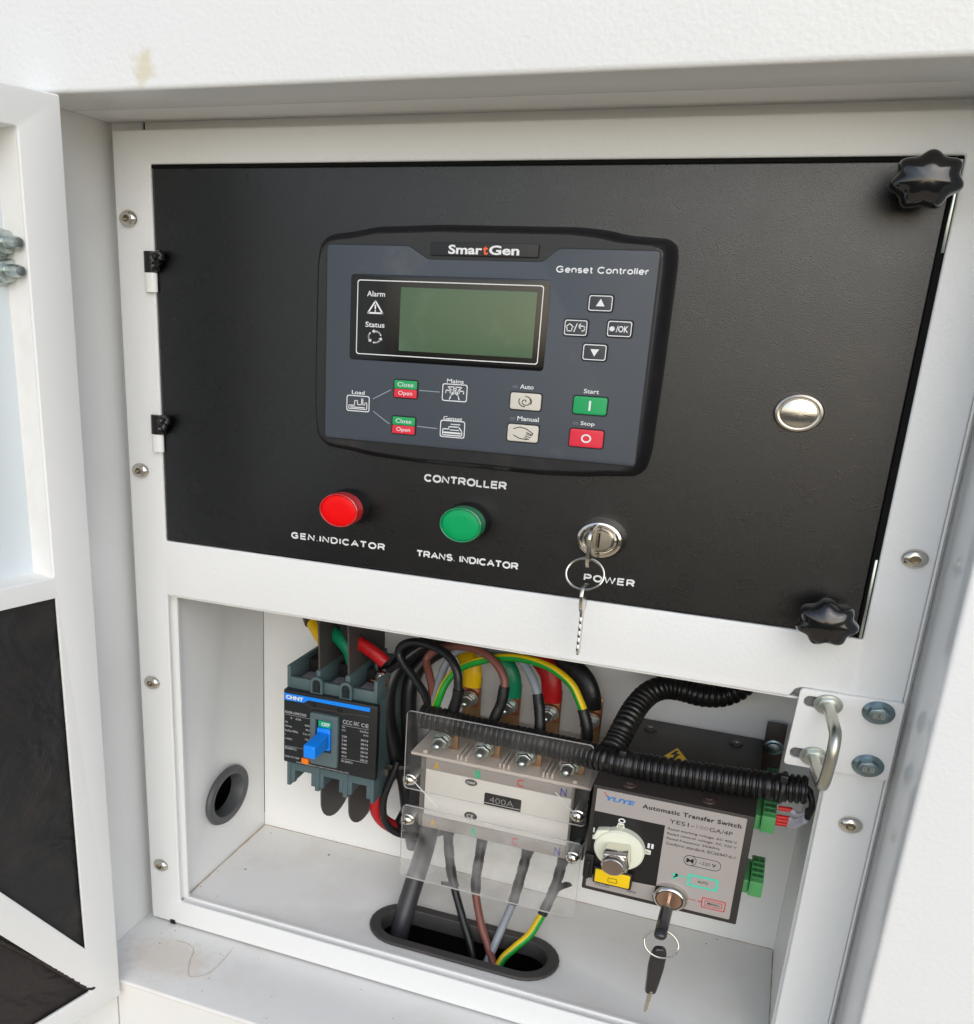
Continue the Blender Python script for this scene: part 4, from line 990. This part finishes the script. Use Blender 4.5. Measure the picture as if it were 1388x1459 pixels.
al('AUTO', -8.3, -1.9, -330.6, -329, bold=.01)
bm = new(); sheet(bm, [rrect(3.2, -343.6, 14.6, 7.4, .8), rrect(3.2, -343.6, 13.4, 6.4, .6)], YA - .15, YA, 0); sheet(bm, [rrect(3.2, -343.6, 10.6, 3.6, .3), rrect(3.2, -343.6, 9.8, 3.0, .3)], YA - .15, YA, 0)
for i in range(7):
    for z in (-341.3, -345.9): stroke(bm, [(-2 + i * 1.75, z), (-2 + i * 1.75, z + (.5 if z > -343 else -.3))], .3, YA - .15)
stroke(bm, [(-12.4, -343.4), (-7.6, -343.6)], .4, YA - .15); stroke(bm, [(-6.2, -343.6), (-4.2, -343.6)], .7, YA - .15); finish('manual_mark', bm, 'redp', at, smooth=False)
al('MANU', -.4, 6.8, -344.4, -342.8, bold=.01)
al('CO.,LTD', -71.4, -62, -349.6, -347.8); al('CHINA', -50.6, -44.6, -349.0, -347.4)
# position mark plate and square handle
bm = new(); lathe(bm, [(15.9, 9.3), (15.9, 3.6), (14.9, 2.4), (4, 2.2)], -58.3, -317.2, 48, zs=.87)
sheet(bm, [round_poly([(-75.6, -312.6), (-73.4, -306.5), (-66, -304.6), (-70, -314)], .8)], 3.6, 9.3, .4); finish('pointer_disc', bm, 'ivory', at)
bm = new(); sheet(bm, [[(-62.4, -304.2), (-61.4, -300.8), (-57.8, -300.8), (-56.8, -304.2)]], 8.6, 9.3, .1); sheet(bm, [[(-43.4, -315.0), (-39.0, -315.4), (-39.0, -318.2), (-43.4, -318.6)]], 8.6, 9.3, .1); sheet(bm, [[(-76.4, -313), (-74, -313), (-74, -316), (-76.4, -316)]], 8.6, 9.3, .1); finish('position_tab', bm, 'ivory', at)
bm = new(); text(bm, 'OFF', -61.2, -58.0, -303.6, -301.6, 8.4); text(bm, 'ON', -42.6, -39.8, -317.6, -316, 8.4); finish('lettering', bm, 'dark_print', at, smooth=False)
bm = new(); sheet(bm, [ell(-59.4, -299.0, 2.2, 1.7), ell(-59.4, -299.0, 1.3, .95)], YA - .25, YA - .1, 0); text(bm, 'II', -41.6, -37.8, -314.0, -310.6, YA - .25, bold=.03); text(bm, 'I', -76.6, -75.6, -311.4, -308, YA - .25, bold=.02); finish('position_print', bm, 'print', at, smooth=False)
bm = new(); box(bm, -72.6, -47.8, 4.8, 9.2, -345.0, -333.2, .6); finish('lock_slide_base', bm, 'black_plastic', at)
bm = new(); box(bm, -71.4, -48.9, 3.6, 5.2, -343.6, -334.2, .7); sl_ = finish('yellow_slide', bm, 'yellowlab', at)
bm = new(); sheet(bm, [rrect(-59.8, -340, 6, 3.2, .6), rrect(-59.8, -340, 5.5, 2.7, .5)], 3.4, 3.7, 0); finish('slide_mark', bm, 'dark_print', sl_)
bm = new(); box(bm, -79.6, -73.4, 5.5, 9.6, -343, -326, .5); box(bm, -77.8, -75.4, 3.6, 6, -343, -330, .4); finish('side_clip', bm, 'black_plastic', at)
bm = new()
hx = [(math.cos(a) * 10.6, math.sin(a) * 10.6 * ZS) for a in [PI / 4 + .12 + PI / 2 * k for k in range(4)]]
sheet(bm, [round_poly([(-57.8 + a, -317.0 + b) for a, b in hx], 1.4)], -13.5, 2.6, 1.2)
lathe(bm, [(7.4, -12), (7.9, -14), (7.7, -16.5), (7.0, -18.2), (6.4, -18.6)], -58.4, -317.6, 36, zs=.8)
finish('drive_shaft', bm, 'chrome', at)
bm = new(); lathe(bm, [(6.4, -18.4), (6.2, -18.8), (3, -18.9), (.5, -18.9)], -58.4, -317.6, 32, zs=.8); finish('shaft_end', bm, mat('worn_end', (176, 160, 152), .35, 1, mottle=.3), at)
# key lock
bm = new(); lathe(bm, [(11.2, 9.4), (11.2, 6.6), (10.6, 5.0), (9.2, 3.6), (8.6, 3.4), (8.4, 4.4), (8.0, 4.6)], -23.3, -344.3, 48); finish('lock_collar', bm, 'chrome', at)
bm = new(); lathe(bm, [(8.0, 4.0), (7.8, 3.4), (3, 3.2), (.6, 3.2)], -23.3, -344.3, 40); finish('lock_face', bm, mat('copper_tint_steel', (206, 170, 150), .3, 1), at)
# screws and warning triangle on top
def tl(bm, outl, z=-277.9, th=.12): sheet(bm, outl, z, z + th, 0, 'xy')
for x, y in ((-58.6, 19), (-9.6, 19.2), (.5, 119), (-86.8 + 20, 119), (-59.5, 118)):
    if (x, y) == (-86.8 + 20, 119): continue
    bm = new(); lathe(bm, [(4.6, -277.9), (4.4, -277.2), (2.4, -276.7), (.5, -276.6)], x, y, 26, zs=1, axis='z'); h = finish('case_screw', bm, 'brownsteel', at)
    bm = new(); box(bm, x - 1.9, x + 1.9, y - .35, y + .35, -276.6, -276.4); box(bm, x - .35, x + .35, y - 1.9, y + 1.9, -276.6, -276.4); finish('cross_slot', bm, 'zinc_y', h)
bm = new(); tl(bm, [round_poly([(-45.4, 71), (-37.1, 92), (-26.2, 69.4)], .8)]); tri = finish('warning_triangle', bm, 'yellowlab', at)
bm = new(); sheet(bm, [[(-37.4, 87), (-40.6, 78.4), (-37.6, 79.2), (-38.2, 74), (-38.9, 74), (-37.2, 71.8), (-35.8, 74), (-36.5, 74), (-34.2, 82.4), (-37, 81.6), (-35.6, 86.4)]], -277.8, -277.65, 0, 'xy'); finish('lightning_bolt', bm, 'dark_print', tri)
# side bracket with washer bolt
bm = new(); box(bm, 18.6, 32, 130, 133, -304, -262, .4); finish('mounting_ear', bm, 'brownsteel', at)
bm = new(); lathe(bm, [(6.8, 129.8), (6.8, 128.4), (5.2, 128), (4.6, 126), (2, 125.4), (.5, 125.4)], 25.6, -279.5, 28); finish('ear_bolt', bm, 'bluezinc', at)
# green plug-in terminals
def terminal(z0, z1, n, depth, y0=40):
    bm = new(); box(bm, 18.5, 22.8, y0 + 4, y0 + depth, z0 - 1.0, z1 - 2.4, .4); box(bm, 23.0, 31.4, y0, y0 + depth + 2, z0, z1, .5)
    for i in range(n):
        y = y0 + 5.5 + i * (depth - 6) / n
        box(bm, 23.4, 31.0, y - .5, y + .3, z1 - .1, z1 + .5, .1)
    g_ = finish('terminal_plug', bm, 'pcb_green', at)
    bm = new()
    for i in range(n):
        y = y0 + 5.5 + (i + .5) * (depth - 6) / n
        lathe(bm, [(1.5, z1 + .12), (1.5, z1 - .4)], 25.6, y, 12, zs=1, axis='z'); box(bm, 27.6, 30.6, y - 1.4, y + 1.2, z1 - .2, z1 + .1); box(bm, 31.2, 31.6, y - 1.6, y + 1.6, z0 + 3.5, z0 + 7.5)
    finish('terminal_slot', bm, 'pcb_dark', g_)
terminal(-302, -290.5, 9, 76); terminal(-349.4, -338.4, 4, 34)
# ferrules and wires
for i, (z, dz) in enumerate(((-285.0, -2), (-291.6, 1.5), (-294.4, 2), (-297.2, 4))):
    t = thing('control_wire', ('uppermost', 'second', 'third', 'lowest')[i] + ' of the four pale control wires with red ferrules in the green terminal', 'wire', (36, 44, z), 0, 'control wires in the green terminal')
    bm = new(); tube(bm, [(31.7, 44 + i, z), (39.8, 44 + i, z + .4)], 1.55, 12, smooth=False); finish('ferrule', bm, 'ferrule', t)
    bm = new(); tube(bm, [(39.6, 44 + i, z + .4), (42.5, 43, z + dz * .6), (45.5, 39, z + 3.2 + dz), (47.6, 34, z + 8 + dz)], 1.75, 12, 1.0); finish('sleeve', bm, 'wire_white', t)
bm = new()
for i in range(4): tube(bm, [(44.5 + i * .8, 37, -264 - i * .5), (48.6 + i * .3, 33, -269.5 - i), (49.4, 32, -276), (48.4 - i * .4, 33, -283 + i * 1.6)], 1.8, 10, 1.2)
tag(finish('wire_tails', bm, 'cable_black'), 'black wires bending out of the right end of the conduit', 'wire')

# lock keys
t = thing('key', 'black headed key in the lock of the transfer switch', 'key', (-23.3, -20, -350))
bm = new(); flat_key(bm, -23.4, round_poly([(-6, -341.4), (-12, -339.4), (-30, -338.6), (-38, -339.6), (-41.5, -342.0), (-41, -345.2), (-36, -347.6), (-12, -348.8), (-6, -347)], 4), 7.4, bv=2.6); finish('key_head', bm, 'keyplastic', t)
bm = new(); flat_key(bm, -23.4, [(4, -346.6), (-9, -346.6), (-9, -342.4), (4, -342.4)], 1.8); lathe(bm, [(1.2, 0), (1.2, .6), (.3, .8)], -33, -341.6, 14, axis='x', base=-21.2); finish('key_blade', bm, 'nickel', t)
bm = new(); tube(bm, [(-22.3 + 10.0 * math.cos(a), -36 + 3 * math.sin(a), -350.8 + 7.6 * math.sin(a)) for a in [2 * PI * k / 24 for k in range(24)]], .6, 8, 1.0, closed=True)
tag(finish('key_ring', bm, 'nickel'), 'thin metal ring hanging under the key of the transfer switch', 'key ring')
t = thing('key', 'spare black headed key hanging from the ring over the bay floor', 'key', (-24, -28, -407))
kx = Matrix.Translation((-22.6, -32, -356.6)) @ Matrix.Rotation(.06, 4, 'Y') @ Matrix.Rotation(.35, 4, 'Z')
bm = new(); sheet(bm, [round_poly([(-3.2, .8), (3.2, .8), (4.6, -4), (4.8, -14), (4.0, -26), (3.2, -33.5), (-3.2, -33.5), (-3.8, -26), (-4.8, -14), (-4.6, -4)], 2)], -2.2, 2.2, 1.4, m=kx, bres=3); finish('key_head', bm, 'keyplastic', t)
bm = new(); sheet(bm, [[(-1.3, -32.5), (1.3, -32.5), (1.3, -40), (.6, -41), (1.2, -42.4), (.6, -43.6), (1.1, -45), (.5, -46.4), (.2, -48.6), (-1.3, -47.4)]], -.6, .6, .15, m=kx); lathe(bm, [(1, -2.4), (1, -1.8)], 0, -31.5, 12, m=kx); finish('key_blade', bm, 'nickel', t)

# ================================================================== conduits
def corr(base, pitch=3.05, amp=.85):
    return lambda s, L: base + amp * (1 if (s / pitch) % 1 < .55 else -1) * (1 if .04 < (s / pitch) % .5 else .6)
def corrugated(pts, base, pitch, amp, seg=26):
    P = catmull(pts, .5)
    out = [P[0]]; acc = 0
    for a, b in zip(P, P[1:]):
        acc += (b - a).length
        if acc >= pitch / 8: out.append(b); acc = 0
    bm = new(); cyc = (-.1, .75, 1, 1, 1, 1, .75, -.1)
    cnt = [0]
    def rr(s, L):
        v = cyc[cnt[0] % 8]; cnt[0] += 1
        return base - amp + amp * 1.9 * v
    tube(bm, out, rr, seg, smooth=False)
    return bm
bm = corrugated([(-215.5, 57.5, -275.0), (-194.3, 58, -275.8), (-158.7, 57, -277.2), (-123.0, 53, -276.2), (-100, 48.5, -275.4), (-80, 40, -272.8), (-62.0, 35, -271), (-17.8, 33.5, -268.8), (23.1, 34, -266.6), (45.5, 33, -264.2)], 8.4, 3.4, .62)
tag(finish('corrugated_conduit', bm, 'conduit', angle=60), 'long black corrugated conduit lying across the bay over the terminals', 'conduit')
bm = corrugated([(-76, 44, -268.0), (-73.9, 52, -264.0), (-71.2, 62, -255.9), (-67.2, 78, -247.0), (-61.0, 90, -240.4), (-52.6, 100, -238.3), (-42.2, 106, -239.4), (-26.9, 112, -243.1), (-13.2, 118, -242.7), (-2, 124, -236), (4, 128, -222), (6, 130, -200)], 8.0, 2.9, .55)
tag(finish('corrugated_conduit', bm, 'conduit', angle=60), 'shorter black corrugated conduit branching up and back over the transfer switch', 'conduit')
for i, (x, y, z, lab) in enumerate(((-66.5, 36.5, -271.2, 'black cable tie where the two conduits join'), (31, 33.8, -266, 'black cable tie near the right end of the long conduit'))):
    bm = new(); tube(bm, [(x + .6 * math.sin(a), y + 9.6 * math.cos(a), z + 9.6 * math.sin(a)) for a in [2 * PI * k / 20 for k in range(20)]], 1.5, 8, 1.2, closed=True, flat=(.5, 1))
    box(bm, x - 2.4, x + 2.4, y - 8, y - 3, z + 6.4, z + 11.2, .6)
    tag(finish('cable_tie', bm, 'black_plastic'), lab, 'cable tie')

# ================================================================== cables
def rlin(a, b): return lambda s, L: a + (b - a) * s / L
def cable(name, label, parts, group=None, loc=None):
    p0 = parts[0][2][0]
    t = thing(name, label, 'cable', loc or p0, 0, group)
    for nm, m_, pts, r, kw in parts:
        bm = new(); tube(bm, pts, r, **kw); finish(nm, bm, m_, t, angle=50)
    return t
K = dict(seg=14, step=2.0)
YG = dict(seg=16, step=2.0, stripe=(1, .5), twist=.004)
wob = lambda r, k: (lambda s, L: r * (1 + .035 * math.sin(s * .37 + k) + .03 * math.sin(s * 1.31 + k * 2)) * (1.2 if s < 7 else 1))
cable('black_cable', 'thin black cable looping high on the left and down to terminal A', [
    ('heat_shrink', 'shrink', [(-196.5, 63, -286), (-193.4, 62, -272), (-190, 60.5, -258), (-188.9, 60, -250.5)], wob(4.1, 0), K),
    ('insulation', 'cable_black', [(-189.2, 60, -253), (-191.9, 62, -237.9), (-202.5, 68.0, -228.6), (-220.0, 76.0, -226.6), (-234.3, 82.0, -229.2), (-243.0, 84.0, -234.3), (-244.8, 84.0, -241.0), (-238.9, 82.0, -248.3), (-228.7, 78.0, -256.1), (-216.4, 70, -265.8), (-211.5, 62.0, -273.0)], 3.15, K)])
cable('brown_cable', 'brown cable arching from the conduit mouth over to terminal B', [
    ('heat_shrink', 'shrink', [(-165.6, 66, -287), (-163.2, 66.0, -272), (-159.2, 68.0, -258), (-158.4, 69.5, -246)], wob(3.9, 1), K),
    ('insulation', 'brown', [(-158.5, 69, -248), (-159.1, 71.0, -241.5), (-165.3, 74.0, -233.3), (-176.1, 78.0, -227.6), (-191.0, 84.0, -226.7), (-208.0, 92.0, -230.9), (-219.9, 96.0, -236.9), (-226.0, 96.0, -243.4), (-226.2, 94.0, -247.6), (-220.2, 86.0, -254.9), (-215, 78.0, -263), (-211.5, 64.0, -274)], 3.05, K)])
cable('grey_cable', 'pale grey cable arching from the conduit mouth over to terminal C', [
    ('heat_shrink', 'shrink', [(-134.6, 66, -288), (-129.9, 66.5, -274), (-131.6, 69.5, -260), (-135.0, 73.5, -249)], wob(3.9, 2), K),
    ('insulation', 'greyc', [(-134.6, 73, -250.5), (-137, 75, -245), (-143.6, 80.0, -236.7), (-152.7, 86.0, -230.4), (-166.1, 92.0, -227.4), (-187.4, 98.0, -229.7), (-203.4, 98.0, -235.6), (-209.6, 94.0, -243.6), (-211.9, 88.0, -253.0), (-211.7, 78.0, -263.3), (-210.7, 62.0, -273.6)], 3.1, K)])
cable('earth_cable', 'green and yellow striped cable arching from the conduit mouth to terminal N', [
    ('heat_shrink', 'shrink', [(-104, 64, -289), (-96.5, 66, -276), (-96.8, 66.0, -264), (-101.5, 68.0, -252)], wob(3.9, 3), K),
    ('insulation', ['yellow', 'greenc'], [(-101, 68, -253), (-103.9, 68.4, -247.5), (-111.3, 70.0, -236.5), (-123.5, 73.0, -229.5), (-136.7, 76.0, -226.6), (-153.9, 80.0, -227.0), (-172.5, 84.0, -231.9), (-190.2, 84.0, -239.5), (-200.4, 82.0, -247.5), (-205.2, 76.0, -256.1), (-206.8, 70.0, -264.6), (-207.2, 60.0, -273.2)], 3.0, YG)])
# coloured sleeves with lugs on the upper copper bars
for nm, lab, m_, x, pts in (
    ('yellow_sleeved_cable', 'cable with yellow sleeve and copper lug on the leftmost copper bar', 'yshrink', -195.6, [(-194.6, 111, -266), (-194.6, 110, -254), (-199, 113, -247), (-208.3, 122, -240), (-222, 128, -225), (-228, 130, -195)]),
    ('green_sleeved_cable', 'cable with green sleeve and copper lug on the second copper bar', 'gshrink', -164.2, [(-163.0, 111, -269), (-163.8, 110, -256), (-168.5, 111, -247), (-179.3, 116, -238.6), (-195, 124, -224), (-205, 128, -195)]),
    ('red_sleeved_cable', 'cable with red sleeve and copper lug on the third copper bar', 'rshrink', -132.9, [(-132.2, 111, -267), (-133.0, 110, -255), (-136.7, 112, -245.1), (-147.6, 118, -236.0), (-165, 124, -222), (-175, 128, -195)]),
    ('black_sleeved_cable', 'cable with black sleeve and copper lug on the rightmost copper bar', 'shrink', -102.2, [(-102.6, 111, -267), (-104, 110, -257), (-109.6, 112, -247.0), (-119.2, 116, -240.5), (-134, 121, -232), (-150, 126, -195)])):
    t = thing(nm, lab, 'cable', (x, 112, -276), 0, 'colour sleeved cables on the copper bars')
    bm = new(); tube(bm, pts[:4], 7.6, 20, 2, flat=(.7, 1)); finish('sleeve', bm, m_, t, angle=60)
    bm = new(); tube(bm, pts[3:], 6.6, 16, 3); finish('insulation', bm, 'cable_black', t, angle=60)
    bm = new(); sheet(bm, [round_poly([(x - 7.6, -285), (x + 7.6, -285), (x + 7.6, -266), (x + 5.5, -260), (x - 4.5, -260), (x - 7.6, -266)], 2)], 112.2, 115.4, .8); finish('lug', bm, 'lug', t)

# heavy black pair at the left of the block
cable('heavy_black_cable', 'outer of the two heavy black cables curving down beside the circuit breaker', [('insulation', 'cable_black', [(-200, 126, -212), (-214, 122, -226), (-225.8, 118.0, -235.5), (-239.9, 110.0, -243.5), (-248.1, 104.0, -251.8), (-253.6, 98.0, -262.0), (-256.3, 94.0, -273.4), (-256.4, 92.0, -287.7), (-254.7, 93.0, -303.7), (-251.3, 96.0, -319.5), (-247.8, 100.0, -336), (-243, 106, -356), (-240, 112, -392), (-236, 116, -420)], 6.6, K)], 'heavy black cables')
cable('heavy_black_cable', 'inner of the two heavy black cables curving down behind the clear covers', [('insulation', 'cable_black', [(-190, 130, -215), (-205, 128, -230), (-218.9, 124.0, -241.9), (-231.4, 119.0, -250.4), (-239.6, 114.0, -260.5), (-243.6, 110.0, -272.6), (-244.2, 108.0, -287.7), (-243.0, 108.0, -303.8), (-241.4, 108.0, -321.1), (-241.0, 110.0, -338), (-236, 114, -352), (-232, 118, -372), (-230, 120, -410)], 6.4, K)], 'heavy black cables')
cable('thin_black_cable', 'thin black cable between the breaker and the heavy black cables', [('insulation', 'cable_black', [(-262, 96, -246), (-266, 92, -256), (-262, 92, -262), (-252, 90, -255), (-244, 88, -248), (-236, 92, -240), (-225, 100, -232)], 2.6, K)])
cable('looped_black_cable', 'black cable hanging in a loop below the tie at the lower left of the block', [('insulation', 'cable_black', [(-244, 90, -332), (-246.1, 88.0, -340.9), (-249.8, 86.0, -352.2), (-252.5, 84.0, -364.0), (-252.4, 84.0, -376.9), (-249.5, 86.0, -387.7), (-242.8, 90.0, -395.1), (-233.7, 96.0, -398.7), (-222.0, 104.0, -399.9), (-208, 112, -396)], 3.0, K)])
cable('red_sleeved_lug_cable', 'cable with red sleeve coming from under the circuit breaker', [('sleeve', 'rshrink', [(-262, 92, -352), (-258.5, 90, -360), (-261.0, 90.0, -373.1), (-260.0, 92.0, -382.9), (-255.9, 96.0, -391.0), (-250.4, 102.0, -398.0)], 5.6, K),
      ('insulation', 'cable_black', [(-250.6, 101.8, -397.6), (-247, 107, -398), (-244, 112, -390), (-240, 118, -378), (-236, 124, -360)], 5.4, K)])
bm = new(); tube(bm, [(-246.0 + 13.5 * math.cos(a), 100 + 12 * math.sin(a), -337 + 1.2 * math.cos(a)) for a in [2 * PI * k / 24 for k in range(24)]], 1.2, 8, 2, closed=True, flat=(.6, 1.4)); box(bm, -255, -250, 84, 89, -344, -338, .8)
tag(finish('cable_tie', bm, mat('grey_brown_tie', (74, 70, 64), .5)), 'dark cable tie gathering the heavy black cables beside the breaker', 'cable tie')
# breaker top cables with coloured sleeves
for lab, m_, x, pts in (('cable with yellow sleeve on the left pole of the circuit breaker', 'yshrink', -316, [(-308, 90, -256), (-310, 91, -246), (-316, 94, -239.5), (-325.5, 101, -233), (-333, 108, -227), (-345, 114, -212), (-352, 118, -195)]),
                        ('cable with green sleeve on the middle pole of the circuit breaker', 'gshrink', -291, [(-284, 88, -256), (-288, 89, -247), (-297, 92, -240), (-307, 97, -236.5), (-318, 104, -230), (-330, 110, -214), (-336, 116, -195)]),
                        ('cable with red sleeve on the right pole of the circuit breaker', 'rshrink', -266, [(-256.5, 86, -250.5), (-262, 86, -246.5), (-270, 87, -242.5), (-280.5, 89, -239), (-290, 94, -233), (-300, 102, -220), (-306, 110, -195)])):
    t = thing('breaker_cable', lab, 'cable', (x, 90, -262), 0, 'cables on top of the circuit breaker')
    bm = new(); tube(bm, pts[:4], 5.4, 18, 1.5, flat=(.8, 1)); finish('sleeve', bm, m_, t, angle=60)
    bm = new(); tube(bm, pts[3:], 6.4, 16, 2); finish('insulation', bm, 'cable_grey_black', t, angle=60)
t = thing('breaker_screw', 'bright terminal screw and lug on the right pole of the circuit breaker', 'screw', (-257, 84, -258))
bm = new(); lathe(bm, [(5.4, -272.5), (5.6, -262), (4.6, -260), (4.6, -257.5), (2.4, -256.8)], -258.5, 86, 24, zs=1, axis='z'); finish('screw_head', bm, 'chrome', t)
bm = new(); box(bm, -266, -253.6, 80, 94, -265.4, -263.6, .5); finish('lug', bm, 'lug', t)
bm = new()
tube(bm, [(-390, 125, -196), (-330, 122, -208), (-270, 120, -214), (-215, 118, -218), (-150, 116, -222), (-90, 118, -214), (-40, 122, -200)], 8.5, 16, 4)
tube(bm, [(-380, 128, -186), (-320, 128, -200), (-262, 127, -208), (-205, 126, -208), (-140, 126, -205)], 9.5, 16, 4)
tag(finish('cable_loom', bm, 'cable_black'), 'black cable loom running along the top of the bay behind the crossbar', 'cable')

# cables below the block going into the floor hole
cable('thick_grey_black_cable', 'thick dark grey cable dropping from the left of the block into the oval hole', [('insulation', 'cable_grey_black', [(-210, 96, -345), (-212.4, 92, -362), (-213.6, 88.0, -380.6), (-216.5, 83.0, -404.0), (-220.0, 74.0, -427.1), (-222.7, 64.0, -448.7), (-224.6, 56.0, -472), (-225, 50, -520)], 7.6, dict(seg=20, step=3))])
bm = new(); tube(bm, [(-203.5, 80, -361), (-205.6, 78.4, -363.4), (-202.6, 77.6, -364.6)], 2.6, 10, 1); tag(finish('blue_tape_tab', bm, 'blue'), 'small scrap of blue tape on the thick dark cable under the block', 'tape')
wob2 = lambda r, k: (lambda s, L: r * (1 + .05 * math.sin(s * .43 + k) + .04 * math.sin(s * 1.13 + k * 2)) * (1.6 - .6 * min(1, (s / 22) ** 2)))
for nm, lab, sp, ins, m_, kw in (
    ('black_cable', 'thin black cable with taped end, leftmost of the four under the block', [(-198.9, 93, -366), (-198.9, 90.0, -383), (-197.0, 87.0, -394.5), (-191.8, 80.0, -410.1), (-186.6, 75.0, -422)], [(-186.8, 75.2, -421.5), (-184.6, 74.0, -426.8), (-175.3, 66.0, -441.8), (-165, 57, -458), (-158, 50, -480), (-156, 46, -520)], 'cable_black', K),
    ('brown_cable', 'brown cable with taped end dropping into the oval hole', [(-170.6, 94, -366), (-171.1, 90.0, -384.1), (-170.8, 84.0, -396.9), (-171.0, 80.0, -411.1), (-169.4, 76.6, -422.6)], [(-169.5, 76.8, -422), (-168.0, 75.0, -427.6), (-160.4, 66.0, -442.4), (-151.1, 58.0, -456.0), (-142.6, 48.0, -470), (-140, 44, -520)], 'brown', K),
    ('grey_cable', 'pale grey cable with taped end dropping into the oval hole', [(-132.6, 94, -368), (-135.0, 90.0, -386), (-136.8, 84.0, -402.4), (-139.6, 76.6, -424.4)], [(-139.5, 76.8, -423.8), (-143.7, 68.0, -440.4), (-147.5, 58.0, -456.5), (-150.4, 50.0, -472), (-151, 46, -520)], 'greyc', K),
    ('earth_cable', 'green and yellow cable with taped end dropping into the oval hole', [(-103.8, 94, -368), (-107.2, 90.0, -386), (-110.1, 84.0, -406.4), (-115.9, 76.4, -427.3)], [(-115.6, 76.8, -426.6), (-122.0, 68.0, -441.3), (-131.0, 60.0, -451.0), (-138.6, 52.0, -459.8), (-141.0, 44.0, -474), (-141, 42, -520)], ['yellow', 'greenc'], YG)):
    cable(nm, lab, [('tape_wrap', 'shrink', sp, wob2(3.9, len(lab)), K), ('insulation', m_, ins, 3.1, kw)], 'cables dropping from the block into the floor')
for x, z, l in ((-189.5, -428.5, 'loose strip of black tape sticking out from the thin black cable'), (-103.5, -408, 'loose strip of black tape sticking out from the green and yellow cable')):
    bm = new()
    if x < -150: tube(bm, [(-186.8, 75, -421), (-192.5, 74, -420), (-197, 73.6, -420.6)], 2.2, 8, 1, flat=(.35, 1))
    else: tube(bm, [(-110.6, 83, -409), (-105, 81.5, -402.6), (-99.5, 80.6, -398.6), (-98.4, 80.6, -400)], 2.6, 8, 1, flat=(.35, 1))
    tag(finish('tape_end', bm, 'shrink'), l, 'tape')
bm = new()
for x in (-194.6, -187.2, -162.2, -154.6, -128, -120.4, -98): lathe(bm, [(1.5, 82), (1.5, 79.2), (.6, 78.6)], x, -363.4 - .3, 12)
f = finish('lower_screw_tip', bm, 'ivory', db)

for o in list(bpy.data.objects):
    if '_org' in o: del o['_org']
